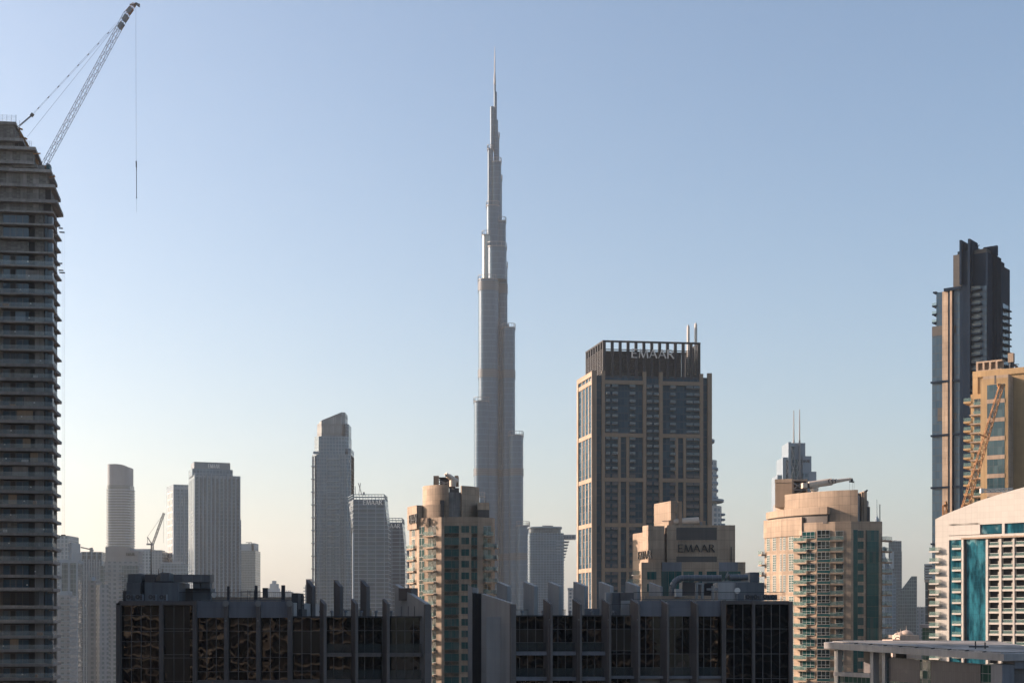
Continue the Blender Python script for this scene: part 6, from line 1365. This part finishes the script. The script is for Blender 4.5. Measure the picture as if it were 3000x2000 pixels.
    for a, b, tp, lab in ((665, 671.5, 1716, 'dark upright stub pillar before the ribbed tower'), (746, 753, 1714, 'dark upright stub pillar left of the pyramid roof'), (824, 834, 1713, 'dark upright stub pillar right of the pyramid roof')):
        one('stub_pillar', lab, 'pillar', a, b, tp, 1760, 198, 198.5, 'ribs')
        m = MB(); [m.box(Xp(p, 198), Xp(p+2, 198), 197.95, 198.5, Zp(tp, 198), Zp(tp-3, 198)) for p in (a, b-2)]
    one('control_box', 'square dark cabinet on the left roof before the pyramid roof', 'box', 769, 782, 1721, 1750, 199, 200, 'ribs')
    one('stair_house', 'dark block at the right end of the left roof railing', 'stair house', 854, 873, 1736, 1812, 192, 197, 'ribs'); one('stair_house', 'lower dark step right of the railing end block', 'stair house', 872, 885, 1783, 1812, 192.5, 197, 'ribs')
    m = MB(); y = 195
    for a in (873, 884, 890): m.bar((Xp(a, y), y, Zp(1806, y)), (Xp(a, y), y, Zp(1743, y)), .08)
    for b in (1743, 1756, 1772): m.bar((Xp(872, y), y, Zp(b, y)), (Xp(890, y), y, Zp(b, y)), .07)
    tag(m.build('ladder_frame', M['darksteel']), 'thin open ladder frame standing beside the railing end block', 'ladder')
    for px, tp, bt, r, lab in ((442.5, 1586, 1681, .07, 'tall thin black antenna rod over the brownish roof box'), (464.5, 1665, 1682, .06, 'left of two short rods on the faceted duct'), (476, 1664, 1680, .06, 'right of two short rods on the faceted duct')):
        tag(MB().tube((Xp(px, 201.5), 201.5, Zp(bt, 201.5)), (Xp(px, 201.5), 201.5, Zp(tp, 201.5)), r*1.3, r*.6, 6).build('antenna', M['sign_dark']), lab, 'antenna')
    t = thing('roof_pipework', 'low handrail and pipe frame on the left roof before the antenna block', 'pipes', (Xp(735, 200), 200, Zp(1760, 200))); m = MB(); y = 200
    m.bar((Xp(706, y), y, Zp(1731, y)), (Xp(762, y), y, Zp(1731, y)), .07).bar((Xp(706, y), y, Zp(1742, y)), (Xp(762, y), y, Zp(1742, y)), .05)
    for a in (706, 725, 732, 745, 762): m.bar((Xp(a, y), y, Zp(1760, y)), (Xp(a, y), y, Zp(1728, y)), .07)
    m.build('frame', M['darksteel'], t)
    # low roof between: terraces with fences
    y = 207
    for a, b, lab, nn in ((980, 1085, 'pale slatted terrace fence on the left low roof', 30), (1512, 1570, 'white slatted terrace fence on the right low roof', 22), (1632, 1658, 'short pale fence right of the white slatted one', 12)):
        t = thing('terrace_fence', lab, 'fence', (Xp((a+b)/2, y), y, Zp(1806, y))); m = MB(); x0, x1 = Xp(a, y), Xp(b, y)
        for i in range(nn): q = x0+(x1-x0)*i/nn; m.box(q, q+(x1-x0)/nn*.55, y, y+.05, Zp(1806, y), Zp(1786, y))
        m.build('slat', M['white_plain'], t)['kind'] = 'stuff'; MB().box(x0, x1, y-.03, y+.1, Zp(1786, y), Zp(1784.6, y)).build('top_rail', M['darksteel'], t)
    one('planter_wall', 'low beige wall behind the left terrace fence', 'wall', 1025, 1088, 1786, 1806, 209, 209.5, 'tan_plain')
    # right roof
    def y_(p): return p
    c = lambda a: 1800+a/3.92; r = lambda b: 1600+b/3.92
    B = lambda nm, lab, cat, a, b, tp, bt, y0, y1, mt: one(nm, lab, cat, c(a), c(b), r(tp), r(bt), y0, y1, mt)
    B('plant_room', 'big grey plant room under the round duct, right wing', 'plant room', 1190, 1396, 415, 620, 203, 210, 'fg_wall'); B('plant_room', 'darker grey plant room at the right end of the right wing roof', 'plant room', 1398, 1722, 415, 620, 202.6, 209, 'plant')
    B('air_handler', 'grey box at the end of the round duct on the right wing', 'air handler', 1556, 1665, 295, 413, 204, 208, 'plant')
    t = thing('air_duct', 'large round galvanised duct curving down at its left end, right wing', 'duct', (Xp(c(1000), 203), 203, Zp(r(405), 203))); y = 203
    zc, rr = Zp(r(360), y), 36/3.92*y/F
    MB().tube((Xp(c(800), y), y+1, zc), (Xp(c(1240), y), y+1, zc), rr, rr, 20).build('casing', M['ductmetal'], t)
    m = MB(); x0 = Xp(c(800), y)
    for i in range(5):
        a0, a1 = math.pi/2*i/5, math.pi/2*(i+1)/5; R_ = 1.6
        m.tube((x0-R_*math.sin(a0), y+1, zc-R_+R_*math.cos(a0)), (x0-R_*math.sin(a1), y+1, zc-R_+R_*math.cos(a1)), rr, rr, 20)
    m.tube((x0-1.6, y+1, zc-1.6), (x0-1.6, y+1, zc-4), rr, rr, 20); m.build('elbow', M['ductmetal'], t)
    m = MB(); [m.tube((Xp(c(a), y), y+1, zc), (Xp(c(a)+1, y), y+1, zc), rr+.06, rr+.06, 20) for a in (800, 860, 925, 990, 1060, 1130, 1200, 1235)]; m.build('flange', M['steel'], t)
    t = thing('air_duct', 'second round duct with cut end before the grey box, right wing', 'duct', (Xp(c(1440), 203), 203, Zp(r(405), 203)))
    MB().tube((Xp(c(1330), y), y+1, zc+.1), (Xp(c(1545), y), y+1, zc+.1), rr*.96, rr*.96, 20).build('casing', M['ductmetal'], t); m = MB(); [m.tube((Xp(c(a), y), y+1, zc+.1), (Xp(c(a)+1, y), y+1, zc+.1), rr+.03, rr+.03, 20) for a in (1330, 1355, 1440)]; m.build('flange', M['steel'], t)
    m = MB(); [m.bar((Xp(c(a), y), y+1, zc-.7), (Xp(c(b), y), y+1, zc+d), .14) for a, b, d in ((1245, 1330, .6), (1250, 1325, -.3), (1262, 1318, .9))]; m.bar((Xp(c(1020), y), y+1, zc-rr-.1), (Xp(c(1560), y), y+1, zc-rr-.1), .25); tag(m.build('duct_bracket', M['steel']), 'bent steel brackets joining the two round ducts', 'bracket')
    B('machine_room', 'brownish machine room under the left end of the round duct', 'machine room', 780, 990, 408, 560, 206, 210, 'fg_frame'); B('roof_tank', 'small pale box in front of the duct elbow on the right wing', 'tank', 706, 780, 485, 575, 201, 203, 'fg_wall'); B('machine_room', 'shaded bay with pipes below the round duct', 'machine room', 992, 1188, 420, 560, 208, 210, 'ribs')
    m = MB(); y = 202
    for a, b, tp in ((945, 960, 420), (1010, 1022, 430), (1130, 1150, 450)): m.tube((Xp(c(a), y), y, Zp(r(600), y)), (Xp(c(a), y), y, Zp(r(tp), y)), .22, .22, 10)
    m.bar((Xp(c(1060), y), y, Zp(r(490), y)), (Xp(c(1190), y), y, Zp(r(490), y)), .3).bar((Xp(c(945), y), y, Zp(r(420), y)), (Xp(c(1030), y), y, Zp(r(432), y)), .3); tag(m.build('roof_pipework', M['steel']), 'grey pipes standing under the round duct on the right wing', 'pipes')
    railing('roof_railing', 'dark bar railing along the right wing roof', c(220), c(1175), r(524), r(615), 190.6, 70); railing('roof_railing', 'dark bar railing before the right hand fan units', c(1180), c(1955), r(524), r(615), 190.6, 56)
    one('parapet_wall', 'sandy low wall behind the bar railing on the right wing', 'wall', c(350), c(915), r(568), r(620), 203, 203.6, 'tan_plain')
    for i, a in enumerate((1540, 1630, 1740, 1830)): ac(c(a), 192.5, ('leftmost fan unit of the row on the right wing', 'second fan unit from the left on the right wing', 'third fan unit from the left on the right wing', 'rightmost fan unit of the row on the right wing')[i], 'condensers along the right wing roof edge', 20, 1741, 1757)
    B('cabinet', 'pale cabinet with a level lid at the left end of the right wing railing', 'cabinet', -100, 100, 525, 790, 204, 208, 'fg_wall'); 
    c3 = lambda a: 1400+a/3.92
    one('cooling_tank', 'squat round vent hood on the right low roof', 'tank', c3(1315), c3(1385), r(715), r(790), 201, 203, 'ductmetal'); one('vent_box', 'dark box before the round vent hood on the low roof', 'box', c3(1225), c3(1395), r(712), r(800), 204, 206, 'plant')
    one('stair_house', 'grey stair house with a brown duct beside it on the right wing', 'stair house', c3(1545), c3(1660), r(530), r(800), 203, 208, 'plant'); one('air_duct', 'short brown duct on top of the right wing stair house', 'duct', c3(1640), c3(1790), r(530), r(620), 202, 204, 'fg_frame'); one('stair_house', 'pale block with a bent pipe beside the right wing stair house', 'stair house', c3(1645), c3(1765), r(620), r(800), 202, 206, 'fg_wall')
    m = MB(); y = 200; m.bar((Xp(c3(1510), y), y, Zp(r(660), y)), (Xp(c3(1745), y), y, Zp(r(660), y)), .06).bar((Xp(c3(1745), y), y, Zp(r(660), y)), (Xp(c3(1745), y), y, Zp(r(800), y)), .06); tag(m.build('pipe_run', M['darksteel']), 'thin bent pipe in front of the pale block on the right wing', 'pipe')
    # small vents and cable runs scattered on the low roofs
    v = thing('vent_cowl', 'small round vent cowl standing on the low roof of the dark building', 'vent', (0, 0, 0), 'vent cowls on the low roofs')
    MB().tube((0, 0, 0), (0, 0, .8), .16, .16, 10).build('pipe', M['steel'], v); MB().tube((0, 0, .8), (0, 0, 1.05), .3, .2, 10).build('cowl', M['ductmetal'], v)
    sp = [(940, 1806, 201), (972, 1806, 199), (1012, 1806, 203), (1058, 1806, 200), (1102, 1806, 202), (1146, 1806, 199), (1530, 1806, 201), (1590, 1806, 199.5), (1670, 1806, 203), (1735, 1806, 200), (1800, 1806, 202)]
    v.location = (Xp(sp[0][0], sp[0][2]), sp[0][2], Zp(1806, sp[0][2])-.15)
    for px, py, y in sp[1:]: copy_thing(v, (Xp(px, y), y, Zp(py, y)-.15), v['label'])
    for a, b, y, zz, lab in ((590, 850, 196, 1757, 'long thin cable tray along the left wing roof behind the railing'), (1880, 2090, 196, 1756, 'long thin cable tray along the right wing roof behind the railing')):
        m = MB(); m.bar((Xp(a, y), y, Zp(zz, y)), (Xp(b, y), y, Zp(zz, y)), .3, .12)
        for i in range(9): q = Xp(a, y)+(Xp(b, y)-Xp(a, y))*i/8; m.bar((q, y, Zp(zz, y)-.5), (q, y, Zp(zz, y)), .08)
        tag(m.build('cable_tray', M['steel']), lab, 'cable tray')
    for px, y, tp, lab in ((628, 197, 1737, 'thin grey mast with dish on the left wing roof'), (2160, 198, 1725, 'thin grey mast with dish on the right wing roof')):
        t = thing('dish_mast', lab, 'dish', (Xp(px, y), y, Zp(1760, y))); MB().tube((Xp(px, y), y, Zp(1760, y)), (Xp(px, y), y, Zp(tp, y)), .05, .05, 8).build('mast', M['steel'], t)
        c = Vector((Xp(px, y), y-.1, Zp(tp+4, y))); MB().tube(c, c+Vector((.1, .25, -.05)), .42, .1, 14).build('dish', M['frame_white'], t)
roof_things()

# ------------------------------------------------------------------ neighbours outside the picture: they shade the foreground and stand in its glass
def neighbours():
    def twr(x0, x1, y0, y1, h, lab, ang=0.):
        t = thing('neighbour_tower', lab, 'apartment tower', ((x0+x1)/2, (y0+y1)/2, 0)); f = Fr((x0+x1)/2, (y0+y1)/2, ang); a, b = (x1-x0)/2, (y1-y0)/2
        MB().fb(f, -a, a, 0, h, -b, b).build('wall', M['nb'], t)
        o = MB().fb(f, -a-.4, a+.4, 4, 4.4, -b-1.3, b+1.3).build('floor_slab', M['nb_slab'], t); rep(o, [(0, 0, 3.6*i) for i in range(1, int(h/3.6))])
        for i in range(5): q = -a+.5+(2*a-2)*i/4; MB().fb(f, q, q+1, 0, h, -b-1.1, b+1.1).build('pier', M['brown'], t)
    M['nb_slab'] = plain('neighbour_slab_edge', (.55, .48, .39), .8, 0, .3)
    M['nb'] = grid('neighbour_facade', (.035, .03, .026), (.004, .006, .008), (.02, .02, .02), 3.2, 3.6, 1.2, 1.2, .15, 0, .03)
    twr(-168, -127, 190, 330, 190, 'pale balcony tower left of the dark foreground building')
    twr(-134, -96, 60, 178, 192, 'unseen balcony tower added left of the viewer to shade the near air')  # added out of view so the air before the foreground lies in shadow
    twr(-150, -45, -110, -80, 150, 'long pale balcony block behind the viewer to the left', 14)
    twr(-30, 45, -100, -70, 165, 'pale balcony block behind the viewer', -4)
    twr(60, 150, -115, -85, 140, 'long pale balcony block behind the viewer to the right', -16)
neighbours()
